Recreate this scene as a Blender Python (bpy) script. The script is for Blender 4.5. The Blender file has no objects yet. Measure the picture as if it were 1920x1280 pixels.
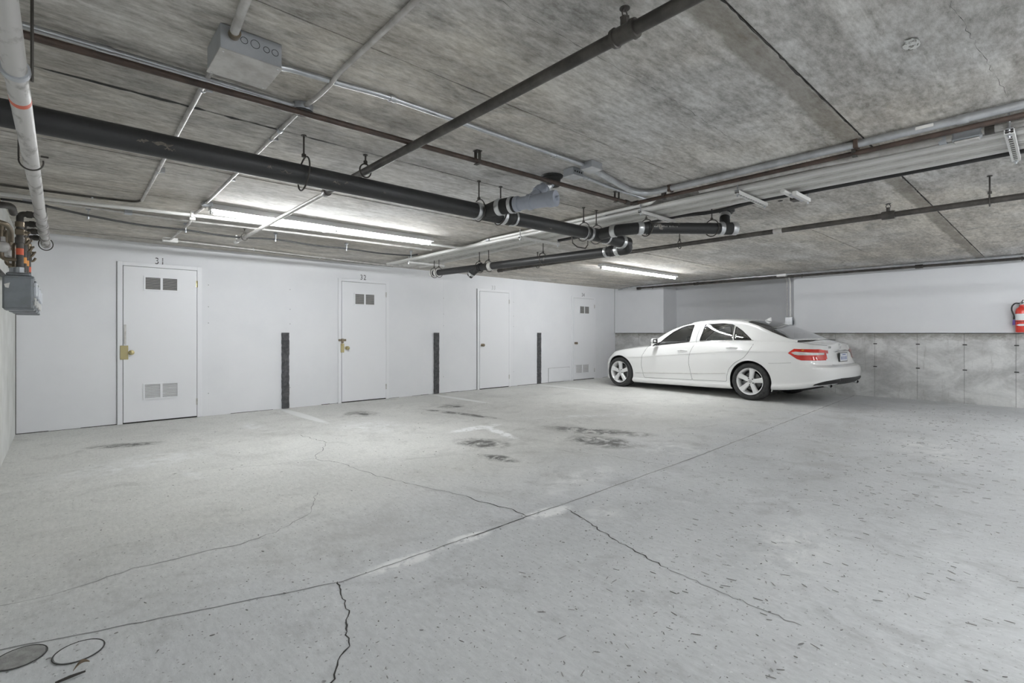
import bpy, math, random
import numpy as np
from mathutils import Vector, Matrix
random.seed(7); np.random.seed(7)
PI = math.pi
scene = bpy.context.scene
COL = scene.collection

# ------------------------------------------------------------------ camera, world, exposure
H = 1.178                      # camera height
cd = bpy.data.cameras.new('camera'); cam = bpy.data.objects.new('camera', cd); COL.objects.link(cam)
cam.location = (0, 0, H); cam.rotation_euler = (PI/2, 0, math.radians(-42.167))
cd.sensor_width = 36; cd.lens = 933/1920*36; cd.shift_y = -16/1920; cd.clip_start = .02
scene.camera = cam
w = bpy.data.worlds.new('world'); scene.world = w; w.use_nodes = True
w.node_tree.nodes['Background'].inputs[0].default_value = (.8, .87, 1, 1)
w.node_tree.nodes['Background'].inputs[1].default_value = .3
vs = scene.view_settings
vs.view_transform = 'Standard'; vs.look = 'None'; vs.gamma = 1; vs.use_curve_mapping = False
vs.exposure = 1.3
TUBE = 60.0                    # radiance of every fluorescent tube in the garage

# ------------------------------------------------------------------ materials
def _new(name):
    m = bpy.data.materials.new(name); m.use_nodes = True
    return m, m.node_tree.nodes, m.node_tree.links, m.node_tree.nodes['Principled BSDF']
def ramp(N, L, src, lo, hi):
    r = N.new('ShaderNodeMapRange'); r.inputs[1].default_value = lo; r.inputs[2].default_value = hi
    L.new(src, r.inputs[0]); return r.outputs[0]
def noise(N, L, vec, scale, detail=6, rough=.6, dist=0):
    n = N.new('ShaderNodeTexNoise'); n.inputs['Scale'].default_value = scale; n.inputs['Detail'].default_value = min(detail, 6)
    n.inputs['Roughness'].default_value = rough; n.inputs['Distortion'].default_value = dist
    L.new(vec, n.inputs['Vector']); return n.outputs[0]
def mapping(N, L, scale, rot=(0, 0, 0), src=None):
    if src is None: src = N.new('ShaderNodeNewGeometry').outputs['Position']
    m = N.new('ShaderNodeMapping'); m.inputs['Scale'].default_value = scale; m.inputs['Rotation'].default_value = rot
    L.new(src, m.inputs[0]); return m.outputs[0]
def mix(N, L, fac, a, b, mode='MIX'):
    m = N.new('ShaderNodeMix'); m.data_type = 'RGBA'; m.blend_type = mode
    if isinstance(fac, float): m.inputs[0].default_value = fac
    else: L.new(fac, m.inputs[0])
    for i, v in ((6, a), (7, b)):
        if isinstance(v, tuple): m.inputs[i].default_value = (*v, 1)
        else: L.new(v, m.inputs[i])
    return m.outputs[2]
def bump(N, L, P, h, strength, dist=.01):
    b = N.new('ShaderNodeBump'); b.inputs['Strength'].default_value = strength; b.inputs['Distance'].default_value = dist
    L.new(h, b.inputs['Height']); L.new(b.outputs[0], P.inputs['Normal'])
def mat(name, col, rough=.5, metal=0., col2=None, nscale=6., stretch=(1, 1, 1), lo=.4, hi=.65, bmp=0., bscale=80., coat=0., spec=.5):
    m, N, L, P = _new(name)
    P.inputs['Roughness'].default_value = rough; P.inputs['Metallic'].default_value = metal
    P.inputs['Coat Weight'].default_value = coat; P.inputs['Coat Roughness'].default_value = .03
    P.inputs['Specular IOR Level'].default_value = spec
    P.inputs['Base Color'].default_value = (*col, 1)
    if col2 or bmp: v = mapping(N, L, stretch)
    if col2:
        f = ramp(N, L, noise(N, L, v, nscale), lo, hi)
        L.new(mix(N, L, f, col, col2), P.inputs['Base Color'])
    if bmp: bump(N, L, P, noise(N, L, v, bscale, 4), bmp)
    return m
M = {}
def emission(name, col, s):
    m, N, L, P = _new(name)
    P.inputs['Base Color'].default_value = (.9, .9, .9, 1)
    P.inputs['Emission Color'].default_value = (*col, 1); P.inputs['Emission Strength'].default_value = s
    return m

def m_ceiling():
    m, N, L, P = _new('ceiling_concrete'); P.inputs['Roughness'].default_value = .85
    v = mapping(N, L, (.5, 2.2, 1), (0, 0, .06))
    a = ramp(N, L, noise(N, L, v, 1.6, 8, .64, .5), .40, .60)
    c = mix(N, L, a, (.745, .735, .715), (.385, .365, .335))
    v2 = mapping(N, L, (.9, 1.5, 1))
    b = ramp(N, L, noise(N, L, v2, 2.3, 6, .62, .7), .50, .66)
    c = mix(N, L, b, c, (.29, .28, .26))
    v3 = mapping(N, L, (1.6, 13, 1), (0, 0, .05))
    g = ramp(N, L, noise(N, L, v3, 2.4, 8, .7), .52, .76)
    c = mix(N, L, g, c, (.24, .22, .19))
    v5 = mapping(N, L, (1, 1, 1))
    br = ramp(N, L, noise(N, L, v5, .55, 3, .5), .36, .58)
    c = mix(N, L, br, c, mix(N, L, 1., c, (1., .93, .81), 'MULTIPLY'))
    v6 = mapping(N, L, (1, 2.5, 1))
    d = ramp(N, L, noise(N, L, v6, 11, 8, .8), .36, .64)
    c = mix(N, L, .42, c, mix(N, L, d, (.19, .18, .165), (.88, .875, .865)))
    # brown damp band that follows the joint at y = 0.82
    geo = N.new('ShaderNodeNewGeometry'); s = N.new('ShaderNodeSeparateXYZ'); L.new(geo.outputs['Position'], s.inputs[0])
    wob = N.new('ShaderNodeMath'); wob.operation = 'MULTIPLY_ADD'
    L.new(noise(N, L, v5, 2.5, 4), wob.inputs[0]); wob.inputs[1].default_value = .10; L.new(s.outputs[1], wob.inputs[2])
    sub = N.new('ShaderNodeMath'); sub.operation = 'SUBTRACT'; L.new(wob.outputs[0], sub.inputs[0]); sub.inputs[1].default_value = .925
    ab = N.new('ShaderNodeMath'); ab.operation = 'ABSOLUTE'; L.new(sub.outputs[0], ab.inputs[0])
    band = ramp(N, L, ab.outputs[0], .07, .045)
    mm = N.new('ShaderNodeMath'); mm.operation = 'MULTIPLY'; L.new(band, mm.inputs[0]); mm.inputs[1].default_value = .6
    c = mix(N, L, mm.outputs[0], c, (.19, .165, .13))
    L.new(c, P.inputs['Base Color'])
    bump(N, L, P, noise(N, L, v3, 6, 8, .7), .25, .01)
    return m
def m_floor():
    m, N, L, P = _new('floor_concrete'); P.inputs['Roughness'].default_value = .62; P.inputs['Specular IOR Level'].default_value = .35
    v = mapping(N, L, (1, 1, 1))
    a = ramp(N, L, noise(N, L, v, .8, 6, .6, .7), .35, .68)
    c = mix(N, L, a, (.74, .747, .75), (.585, .592, .595))
    b = ramp(N, L, noise(N, L, v, 2.4, 9, .68, 1.0), .52, .75)
    c = mix(N, L, b, c, (.45, .453, .452))
    b2 = ramp(N, L, noise(N, L, v, 3.7, 9, .7, .6), .60, .78)
    c = mix(N, L, b2, c, (.80, .805, .805))
    v2 = mapping(N, L, (3, 1, 1))
    d = ramp(N, L, noise(N, L, v2, 14, 9, .8), .3, .7)
    c = mix(N, L, .30, c, mix(N, L, d, (.24, .24, .24), (.86, .86, .86)))
    sp = ramp(N, L, noise(N, L, v, 60, 3, .5), .64, .70)
    c = mix(N, L, sp, c, (.26, .26, .26))
    sp2 = ramp(N, L, noise(N, L, v, 34, 4, .6), .66, .72)
    c = mix(N, L, sp2, c, (.82, .82, .82))
    # the stall slab is a warmer pour than the aisle slab
    geo = N.new('ShaderNodeNewGeometry'); se = N.new('ShaderNodeSeparateXYZ'); L.new(geo.outputs['Position'], se.inputs[0])
    wb = N.new('ShaderNodeMath'); wb.operation = 'MULTIPLY_ADD'; L.new(noise(N, L, v, 1.2, 5), wb.inputs[0]); wb.inputs[1].default_value = 1.2; L.new(se.outputs[1], wb.inputs[2])
    c = mix(N, L, ramp(N, L, wb.outputs[0], 2.9, 4.2), mix(N, L, 1., c, (.97, .985, 1.), 'MULTIPLY'), mix(N, L, 1., c, (1.01, 1.005, .965), 'MULTIPLY'))
    kinds = {'line': ((.80, .81, .80), ramp(N, L, noise(N, L, v, 9, 8, .7), .20, .45), 2.4), 'paint': ((.90, .91, .91), ramp(N, L, noise(N, L, v, 11, 9, .72, .6), .38, .58), 2.2),
             'smear': ((.82, .83, .83), ramp(N, L, noise(N, L, v, 7, 9, .72, .6), .42, .66), 1.0), 'stain': ((.13, .128, .12), ramp(N, L, noise(N, L, v, 6, 9, .74, .6), .40, .66), 2.0),
             'damp': ((.34, .337, .32), ramp(N, L, noise(N, L, v, 2.6, 9, .72, .6), .42, .72), .55)}
    for kind, cx, cy, lx, ly, rot in FLOOR_MARKS:
        col, nz, st = kinds[kind]
        mp = N.new('ShaderNodeMapping'); mp.vector_type = 'TEXTURE'; mp.inputs['Location'].default_value = (cx, cy, 0); mp.inputs['Rotation'].default_value = (0, 0, rot); mp.inputs['Scale'].default_value = (lx/2, ly/2, 1)
        L.new(geo.outputs['Position'], mp.inputs[0])
        ln = N.new('ShaderNodeVectorMath'); ln.operation = 'LENGTH'; L.new(mp.outputs[0], ln.inputs[0])
        mu = N.new('ShaderNodeMath'); mu.operation = 'MULTIPLY'; L.new(ramp(N, L, ln.outputs['Value'], 1.05, .30), mu.inputs[0]); L.new(nz, mu.inputs[1])
        m2 = N.new('ShaderNodeMath'); m2.operation = 'MULTIPLY'; m2.use_clamp = True; L.new(mu.outputs[0], m2.inputs[0]); m2.inputs[1].default_value = st
        c = mix(N, L, m2.outputs[0], c, col)
    L.new(c, P.inputs['Base Color'])
    bump(N, L, P, noise(N, L, v, 26, 9, .78), .35, .008)
    return m
def m_concwall():
    m, N, L, P = _new('wall_concrete'); P.inputs['Roughness'].default_value = .85
    v = mapping(N, L, (1, 1, 1.6))
    a = ramp(N, L, noise(N, L, v, 1.7, 8, .64, .6), .40, .60)
    c = mix(N, L, a, (.76, .765, .755), (.45, .455, .45))
    v2 = mapping(N, L, (1, 7, .8))
    g = ramp(N, L, noise(N, L, v2, 2.0, 8, .7), .58, .76)
    c = mix(N, L, g, c, (.36, .355, .34))
    d = ramp(N, L, noise(N, L, v, 22, 8, .8), .3, .7)
    c = mix(N, L, .25, c, mix(N, L, d, (.25, .25, .25), (.7, .7, .7)))
    # grime just below the coping line of the wall, and damp along the floor
    geo = N.new('ShaderNodeNewGeometry'); s = N.new('ShaderNodeSeparateXYZ'); L.new(geo.outputs['Position'], s.inputs[0])
    wob = N.new('ShaderNodeMath'); wob.operation = 'MULTIPLY_ADD'
    L.new(noise(N, L, v, 9, 8, .75), wob.inputs[0]); wob.inputs[1].default_value = .34; L.new(s.outputs[2], wob.inputs[2])
    f = ramp(N, L, wob.outputs[0], 1.21, 1.34)
    c = mix(N, L, f, c, (.27, .262, .235))
    L.new(c, P.inputs['Base Color'])
    bump(N, L, P, noise(N, L, v, 18, 8, .7), .3, .01)
    return m
def m_patch(name, col, strength, lo, hi, nsc, stretch=(1, 1, 1)):
    """worn paint or a stain: its own ragged shape comes from noise over the patch"""
    m, N, L, P = _new(name); P.inputs['Roughness'].default_value = .7
    P.inputs['Base Color'].default_value = (*col, 1)
    tc = N.new('ShaderNodeTexCoord')
    mp = N.new('ShaderNodeMapping'); mp.inputs['Location'].default_value = (-.5, -.5, 0); L.new(tc.outputs['Generated'], mp.inputs[0])
    mp2 = N.new('ShaderNodeVectorMath'); mp2.operation = 'MULTIPLY'; mp2.inputs[1].default_value = (2, 2, 0); L.new(mp.outputs[0], mp2.inputs[0])
    ln = N.new('ShaderNodeVectorMath'); ln.operation = 'LENGTH'; L.new(mp2.outputs[0], ln.inputs[0])
    v = mapping(N, L, stretch)
    n = noise(N, L, v, nsc, 9, .72, .6)
    e = ramp(N, L, ln.outputs['Value'], 1.0, .25)
    add = N.new('ShaderNodeMath'); add.operation = 'MULTIPLY'; L.new(ramp(N, L, n, lo, hi), add.inputs[0]); L.new(e, add.inputs[1])
    mu = N.new('ShaderNodeMath'); mu.operation = 'MULTIPLY'; L.new(add.outputs[0], mu.inputs[0]); mu.inputs[1].default_value = strength; mu.use_clamp = True
    L.new(mu.outputs[0], P.inputs['Alpha'])
    return m
def m_glass(name, tint, amount):
    m, N, L, P = _new(name); N.remove(P)
    out = [n for n in N if n.type == 'OUTPUT_MATERIAL'][0]
    t = N.new('ShaderNodeBsdfTransparent'); t.inputs[0].default_value = (*tint, 1)
    g = N.new('ShaderNodeBsdfGlossy'); g.inputs['Roughness'].default_value = .02; g.inputs[0].default_value = (1, 1, 1, 1)
    fr = N.new('ShaderNodeFresnel'); fr.inputs[0].default_value = 1.5
    ad = N.new('ShaderNodeMath'); ad.inputs[1].default_value = amount; L.new(fr.outputs[0], ad.inputs[0])
    mx = N.new('ShaderNodeMixShader'); L.new(ad.outputs[0], mx.inputs[0]); L.new(t.outputs[0], mx.inputs[1]); L.new(g.outputs[0], mx.inputs[2])
    L.new(mx.outputs[0], out.inputs[0]); return m

# marks on the floor slab (worn paint, smears, oil): kind, centre x, y, size x, y, turn
FLOOR_MARKS = [('damp', *a) for a in ((1.6, 6.2, 1.8, 1.4, .3), (6.6, 4.9, 2.0, 1.5, .2), (4.8, 6.0, 2.4, 1.2, 0), (8.3, 2.0, 4.4, .9, .1), (5.3, 1.5, 2.4, .8, .2), (1.1, 2.75, 2.2, .7, 0), (10.8, 1.6, .5, 3.2, 0), (3.7, 3.9, 2.2, 1.6, .4))]
FLOOR_MARKS += [('smear', *a) for a in ((2.62, 2.05, .45, .4, .3), (.81, 4.84, .16, .55, .2), (1.80, 6.85, .30, .9, .1), (2.9, 5.9, .9, 1.1, .4), (5.6, 4.5, 2.6, .35, -.5), (9.0, 2.55, 3.4, .22, .04), (3.1, 2.6, 1.5, .5, .1), (4.6, 2.75, .9, 1.2, .1), (.5, 5.6, 1.5, .8, .2), (6.5, .9, 1.8, .8, .3), (3.0, 1.0, 1.2, .5, .2))]
FLOOR_MARKS += [('stain', *a) for a in ((.50, 6.60, .75, .28, -.35), (3.25, 6.85, .5, .6, .2), (3.34, 4.16, .48, .72, .3), (4.35, 3.35, .6, 1.0, .2), (4.75, 3.75, .45, 1.6, .45), (4.30, 5.9, .22, 1.7, .22), (4.65, 6.6, .5, .5, 0), (3.05, 3.55, .25, .5, .3))]
FLOOR_MARKS += [('line', x-.01, 7.30, .17, 1.9, .03) for x in (2.56, 5.30, 8.10)]
FLOOR_MARKS += [('paint', *a) for a in ((1.33, 2.275, .56, .13, -.03), (1.74, 2.29, .32, .12, -.1), (2.37, 2.265, .44, .17, -.12), (3.80, 4.87, .9, .24, .02), (3.86, 4.50, .17, 1.0, -.25))]
M['ceiling'] = m_ceiling(); M['floor'] = m_floor(); M['concwall'] = m_concwall()
M['groove'] = mat('joint_groove', (.035, .032, .03), .9)
M['white'] = mat('white_paint_wall', (.80, .808, .83), .6, 0, (.765, .775, .80), 1.3, bmp=.05, bscale=40)
M['leftwall'] = mat('left_wall_paint', (.74, .75, .73), .7, 0, (.60, .61, .58), 2.2, bmp=.1)
M['door'] = mat('white_door_paint', (.815, .822, .845), .4)
M['tube'] = emission('fluorescent_tube', (.96, .985, 1.), TUBE)
M['fixture'] = mat('white_enamel', (.80, .80, .80), .35)
M['lampcap'] = mat('tube_cap_metal', (.62, .62, .62), .4, .6)
M['galv'] = mat('galvanised_steel', (.62, .635, .66), .33, .85, (.47, .48, .50), 9)
M['galv2'] = mat('dull_grey_conduit', (.62, .605, .585), .5, .35, (.45, .43, .41), 12)
M['jbox'] = mat('grey_junction_box', (.50, .52, .55), .4, .6, (.42, .44, .47), 7)
M['abs'] = mat('black_drain_pipe', (.030, .030, .031), .45, 0, (.24, .22, .20), 7, (.6, 1, 1), .655, .70, .05)
M['steelblack'] = mat('black_iron_pipe', (.055, .050, .046), .5, .3, (.11, .10, .09), 8)
M['rust'] = mat('brown_rusty_pipe', (.105, .072, .058), .5, .3, (.06, .045, .04), 10)
M['band'] = mat('stainless_band', (.66, .67, .68), .28, .9)
M['pvc'] = mat('grey_pvc', (.42, .45, .52), .4)
M['scuff'] = mat('rubbed_brown_scuff', (.17, .15, .125), .8, 0, (.07, .065, .06), 60)
M['collar'] = mat('dark_sleeve', (.03, .03, .03), .7)
M['rod'] = mat('dark_threaded_rod', (.085, .078, .07), .5, .5)
M['gaspipe'] = mat('weathered_grey_pipe', (.60, .585, .57), .5, .25, (.27, .255, .24), 16, (1, .45, 1), .52, .66)
M['cable'] = mat('grey_armoured_cable', (.70, .69, .66), .45, .15, (.60, .59, .56), 5)
M['blackcable'] = mat('black_cable', (.028, .028, .028), .5)
M['whitecond'] = mat('white_conduit', (.76, .75, .73), .4, .1)
M['meter'] = mat('grey_meter_case', (.225, .245, .27), .45, .2, (.18, .19, .20), 8)
M['dial'] = mat('meter_dial_face', (.72, .75, .80), .3)
M['redband'] = mat('red_tag', (.72, .13, .06), .5); M['orange'] = mat('orange_tag', (.85, .36, .08), .5)
M['brass'] = mat('brass', (.46, .40, .22), .3, .9)
M['dkbrass'] = mat('tarnished_valve', (.22, .18, .13), .4, .7)
M['chrome'] = mat('chrome', (.78, .78, .79), .12, 1.)
M['black'] = mat('black_paint', (.03, .03, .032), .6)
M['foam'] = mat('charcoal_bumper_foam', (.062, .063, .067), .9, 0, (.115, .115, .12), 24, bmp=.6, bscale=70)
M['vent'] = mat('vent_grey_slat', (.40, .39, .38), .5)
M['crack'] = mat('crack_dark', (.06, .058, .055), .95)
M['hair'] = mat('hairline_grey', (.26, .26, .26), .95)
M['debris'] = mat('leaf_litter', (.16, .155, .15), .9, 0, (.36, .355, .35), 9, lo=.35, hi=.65)
M['cover'] = mat('cleanout_cover_concrete', (.36, .36, .35), .8, 0, (.22, .22, .21), 16, bmp=.4)
M['leaf'] = mat('dry_leaf', (.20, .15, .10), .8)
M['pencil'] = mat('black_number_paint', (.06, .06, .06), .7)
M['fadednum'] = mat('faded_number_paint', (.52, .53, .54), .7)
M['rustrun'] = m_patch('rust_run', (.22, .15, .09), 1.6, .40, .62, 16, (1, 4, .5))
M['red'] = mat('extinguisher_red', (.70, .045, .03), .25, coat=.5)
M['lab'] = mat('extinguisher_label', (.80, .82, .83), .4)
M['purple'] = mat('purple_tag', (.16, .10, .36), .5)
M['wood'] = mat('dark_stick', (.05, .047, .043), .9)

# ------------------------------------------------------------------ mesh helpers
class MB:
    def __init__(s): s.v = []; s.f = []
    def add(s, vs, fs):
        o = len(s.v); s.v += [tuple(p) for p in vs]; s.f += [tuple(i+o for i in f) for f in fs]; return s
    def box(s, x0, x1, y0, y1, z0, z1, bev=0.):
        if bev <= 0:
            vs = [(x, y, z) for z in (z0, z1) for y in (y0, y1) for x in (x0, x1)]
            return s.add(vs, [(0, 2, 3, 1), (4, 5, 7, 6), (0, 1, 5, 4), (2, 6, 7, 3), (0, 4, 6, 2), (1, 3, 7, 5)])
        b = bev; vs = []; idx = {}
        def g(k, p):
            if k not in idx: idx[k] = len(vs); vs.append(p)
            return idx[k]
        X = (x0, x1); Y = (y0, y1); Z = (z0, z1); sg = (1, -1); fs = []
        def P(i, j, k, ax):
            p = [X[i]+sg[i]*b, Y[j]+sg[j]*b, Z[k]+sg[k]*b]
            p[ax] = (X, Y, Z)[ax][(i, j, k)[ax]]
            return g((i, j, k, ax), tuple(p))
        for k in (0, 1):
            q = [P(0, 0, k, 2), P(1, 0, k, 2), P(1, 1, k, 2), P(0, 1, k, 2)]; fs.append(q if k else q[::-1])
            q = [P(0, k, 0, 1), P(1, k, 0, 1), P(1, k, 1, 1), P(0, k, 1, 1)]; fs.append(q[::-1] if k else q)
            q = [P(k, 0, 0, 0), P(k, 1, 0, 0), P(k, 1, 1, 0), P(k, 0, 1, 0)]; fs.append(q if k else q[::-1])
        for i in (0, 1):
            for j in (0, 1):
                fs.append([P(i, j, 0, 0), P(i, j, 1, 0), P(i, j, 1, 1), P(i, j, 0, 1)])
                fs.append([P(i, 0, j, 0), P(i, 1, j, 0), P(i, 1, j, 2), P(i, 0, j, 2)])
                fs.append([P(0, i, j, 1), P(1, i, j, 1), P(1, i, j, 2), P(0, i, j, 2)])
                for k in (0, 1): fs.append([P(i, j, k, 0), P(i, j, k, 1), P(i, j, k, 2)])
        return s.add(vs, fs)
    def tube(s, path, r, seg=10, cap=True, closed=False):
        P = [Vector(p) for p in path]; n = len(P)
        rr = r if isinstance(r, (list, tuple)) else [r]*n
        rings = []; up = None
        for i in range(n):
            if closed: t = (P[(i+1) % n]-P[i-1]).normalized()
            else: t = (P[min(i+1, n-1)]-P[max(i-1, 0)]).normalized()
            if up is None:
                a = Vector((0, 0, 1)) if abs(t.z) < .9 else Vector((1, 0, 0))
                u = t.cross(a).normalized()
            else:
                u = (up - t*up.dot(t)).normalized()
            up = u; v = t.cross(u)
            k = 1.
            if 0 < i < n-1:
                c = (P[i]-P[i-1]).normalized().dot((P[i+1]-P[i]).normalized()); k = 1/max(.5, math.sqrt(max(.01, (1+c)/2))) if c < .95 else 1.
            rings.append([P[i]+(u*math.cos(2*PI*j/seg)+v*math.sin(2*PI*j/seg))*rr[i] for j in range(seg)])
        vs = [q for R in rings for q in R]; fs = []
        for i in range(n if closed else n-1):
            for j in range(seg):
                a = i*seg+j; b = i*seg+(j+1) % seg; i2 = (i+1) % n
                fs.append((a, b, i2*seg+(j+1) % seg, i2*seg+j))
        if cap and not closed:
            fs.append(tuple(range(seg))[::-1]); fs.append(tuple(range((n-1)*seg, n*seg)))
        return s.add(vs, fs)
    def cyl(s, a, b, r, seg=14, r2=None):
        return s.tube([a, b], [r, r if r2 is None else r2], seg)
    def lathe(s, prof, org, axis, seg=24, cap=True):
        """prof: list of (distance along axis, radius)"""
        o = Vector(org); t = Vector(axis).normalized()
        a = Vector((0, 0, 1)) if abs(t.z) < .9 else Vector((1, 0, 0))
        u = t.cross(a).normalized(); v = t.cross(u)
        vs = []; fs = []; n = len(prof)
        for d, r in prof:
            for j in range(seg):
                an = 2*PI*j/seg; vs.append(o+t*d+(u*math.cos(an)+v*math.sin(an))*r)
        for i in range(n-1):
            for j in range(seg): fs.append((i*seg+j, i*seg+(j+1) % seg, (i+1)*seg+(j+1) % seg, (i+1)*seg+j))
        if cap and prof[0][1] > 1e-4: fs.append(tuple(range(seg))[::-1])
        if cap and prof[-1][1] > 1e-4: fs.append(tuple(range((n-1)*seg, n*seg)))
        return s.add(vs, fs)
    def arc(s, c, u, v, R, a0, a1, r, n=16, seg=8):
        c = Vector(c); u = Vector(u); v = Vector(v)
        return s.tube([c+u*(R*math.cos(a0+(a1-a0)*i/n))+v*(R*math.sin(a0+(a1-a0)*i/n)) for i in range(n+1)], r, seg)
    def prism(s, poly, axis, d0, d1):
        """poly (list of 2-d points) extruded along axis 0/1/2 from d0 to d1"""
        n = len(poly); vs = []
        for d in (d0, d1):
            for a, b in poly:
                p = [a, b]; p.insert(axis, d); vs.append(tuple(p))
        fs = [tuple(range(n)), tuple(range(2*n-1, n-1, -1))]
        for i in range(n): fs.append((i, i+n, (i+1) % n+n, (i+1) % n))
        return s.add(vs, fs)
    def build(s, name, m, parent=None, smooth=None, top=False):
        off = Vector((0, 0, 0)); o_loc = Vector((0, 0, 0))
        V = np.array(s.v, dtype=float)
        if parent is not None: off = ORG.get(parent.name, Vector((0, 0, 0)))
        elif top:
            o_loc = Vector(((V[:, 0].min()+V[:, 0].max())/2, (V[:, 1].min()+V[:, 1].max())/2, V[:, 2].min())); off = o_loc
        me = bpy.data.meshes.new(name)
        me.from_pydata((V-np.array(off)).tolist(), [], s.f)
        me.materials.append(M[m] if isinstance(m, str) else m)
        me.validate(); fix_normals(me)
        if smooth: smooth_angle(me, smooth)
        o = bpy.data.objects.new(name, me); COL.objects.link(o)
        if parent is not None: o.parent = parent; ORG[o.name] = Vector(off)
        else: o.location = o_loc; ORG[o.name] = Vector(o_loc)
        return o
ORG = {}
import bmesh
def fix_normals(me):
    b = bmesh.new(); b.from_mesh(me); bmesh.ops.recalc_face_normals(b, faces=b.faces); b.to_mesh(me); b.free()
def smooth_angle(me, ang):
    b = bmesh.new(); b.from_mesh(me)
    for f in b.faces: f.smooth = True
    for e in b.edges:
        if len(e.link_faces) == 2 and e.calc_face_angle(0) > ang: e.smooth = False
    b.to_mesh(me); b.free()
SM = .6
def thing(name, label, cat, loc=(0, 0, 0), group=None):
    o = bpy.data.objects.new(name, None); COL.objects.link(o); o.location = loc; o.empty_display_size = .05
    ORG[o.name] = Vector(loc); o['label'] = label; o['category'] = cat
    if group: o['group'] = group
    return o
def tag(o, label, cat, group=None):
    o['label'] = label; o['category'] = cat
    if group: o['group'] = group
    return o
def struct(o): o['kind'] = 'structure'; return o
def stuff(o): o['kind'] = 'stuff'; return o
def bend(pts, r=.06, n=5):
    """polyline with rounded corners"""
    P = [Vector(p) for p in pts]; out = [P[0]]
    for i in range(1, len(P)-1):
        a = (P[i-1]-P[i]); b = (P[i+1]-P[i]); d = min(r, a.length*.45, b.length*.45)
        p0 = P[i]+a.normalized()*d; p1 = P[i]+b.normalized()*d
        for k in range(n+1):
            t = k/n; out.append(p0*(1-t)**2+P[i]*2*t*(1-t)+p1*t*t)
    out.append(P[-1]); return out
def text_mesh(txt, size, ext=.002):
    cu = bpy.data.curves.new('t', 'FONT'); cu.body = txt; cu.size = size; cu.extrude = ext; cu.align_x = 'CENTER'; cu.resolution_u = 3
    o = bpy.data.objects.new('t', cu); COL.objects.link(o)
    dg = bpy.context.evaluated_depsgraph_get(); me = bpy.data.meshes.new_from_object(o.evaluated_get(dg))
    bpy.data.objects.remove(o); bpy.data.curves.remove(cu); return me

# ------------------------------------------------------------------ the setting
XL, XR, YD, YB, ZC = -.395, 11.15, 8.14, -9.0, 2.37
def slab(name, m, *b):
    return struct(MB().box(*b).build(name, m))
floor = slab('floor', 'floor', XL-.2, XR+1., YB-.2, YD+.2, -.2, 0)
ceiling = slab('ceiling', 'groove', XL-.2, XR+1., YB-.2, YD+.2, ZC+.009, ZC+.25)
jy = [YB-.2, -7.2, -6.05, -4.9, -3.75, -2.6, -1.47, -.33, .815, 1.94, 3.085, 4.20, 5.30, 6.52, 7.78, YD+.2]
for i in range(len(jy)-1):
    dz = (.001, .003, .0005, .002, .004, .0015)[i % 6]
    g = .0045
    q = MB()
    xs = np.linspace(XL-.2, XR+1., 60); top = ZC+.02
    ws = [(random.uniform(-1, 1), random.uniform(-1, 1)) for _ in xs]
    amp = .004 if 8 <= i <= 11 else .0015
    lo = [(x, jy[i]+g+amp*ws[k][0]) for k, x in enumerate(xs)]; hi = [(x, jy[i+1]-g-amp*ws[k][1]*.3) for k, x in enumerate(xs)]
    q.prism(lo+hi[::-1], 2, ZC+dz, top)
    p = q.build('panel', 'ceiling', ceiling)
wall_back = slab('wall_back', 'white', XL-.2, XR+1., YD, YD+.2, 0, ZC+.02)
wall_left = slab('wall_left', 'leftwall', XL-.2, XL, YB-.2, YD, 0, ZC+.02)
wall_rear = slab('wall_rear', 'white', XL-.2, XR+1., YB-.2, YB, 0, ZC+.02)
# right wall: cast concrete below, white board above; recess between y 3.68 and 6.66 over the dwarf wall
RY0, RY1, RX = 3.68, 6.66, 11.76
wall_right = slab('wall_right', 'white', RX, RX+.25, YB, YD, 0, ZC+.02)
wj = [YB, -3.0, -1.6, -.75, -.12, .48, 1.087, 1.70, 2.319, 2.95, 3.68, 4.40, 5.15, 5.90, 6.66, 7.40, YD]
slabp = MB().box(XR+.012, RX-.002, YB, YD, .001, 1.165).build('backing', 'groove', wall_right)
for i in range(len(wj)-1):
    MB().box(XR+random.uniform(-.003, .003), XR+.03, wj[i]+.002, wj[i+1]-.002, 0.001, 1.168).build('concrete_panel', 'concwall', wall_right)
for n_, (a, b) in enumerate(((YB, RY0), (RY1, YD-.001))):
    MB().box(XR-.022, RX-.002, a, b, 1.178, ZC+.01).build('white_panel', 'white', wall_right)
MB().box(XR+.02, RX-.002, RY0, RY1, 1.165, 1.18).build('ledge', 'concwall', wall_right)
# tie holes and rust runs on the concrete
for y in (2.319, 1.70, 1.087, .48):
    for z in (.98, .56):
        MB().box(XR-.006, XR+.01, y-.035, y+.02, z-.009, z+.009, .003).build('form_tie', 'crack', wall_right)
for y, w_, z0, z1 in ((.803, .03, .62, 1.05), (.795, .03, .18, .55), (7.52, .035, .5, 1.16), (7.40, .02, .6, 1.16), (2.44, .04, .95, 1.16), (3.02, .03, .9, 1.16)):
    MB().box(XR-.0075, XR-.0065, y-w_, y+w_, z0, z1).build('rust_run', 'rustrun', wall_right)

# joint line at the corner of the left wall
MB().box(XL-.001, XL+.006, YD-.008, YD+.001, 0, 1.42).build('corner_gap', 'crack', wall_back)
MB().box(XR-.030, XR-.022, YD-.006, YD+.001, 1.178, ZC).build('corner_gap', 'hair', wall_back)
# drywall seams with nail heads, hair-thin
for x in (1.55, 2.665, 5.56, 7.42):
    MB().box(x-.0015, x+.0015, YD-.001, YD+.001, .02, ZC).build('board_seam', 'white', wall_back)
    for z in (.32, 1.32, 1.86, 1.55):
        MB().cyl((x, YD-.0015, z), (x, YD+.002, z), .006, 8).build('nail_head', 'hair', wall_back)
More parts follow.
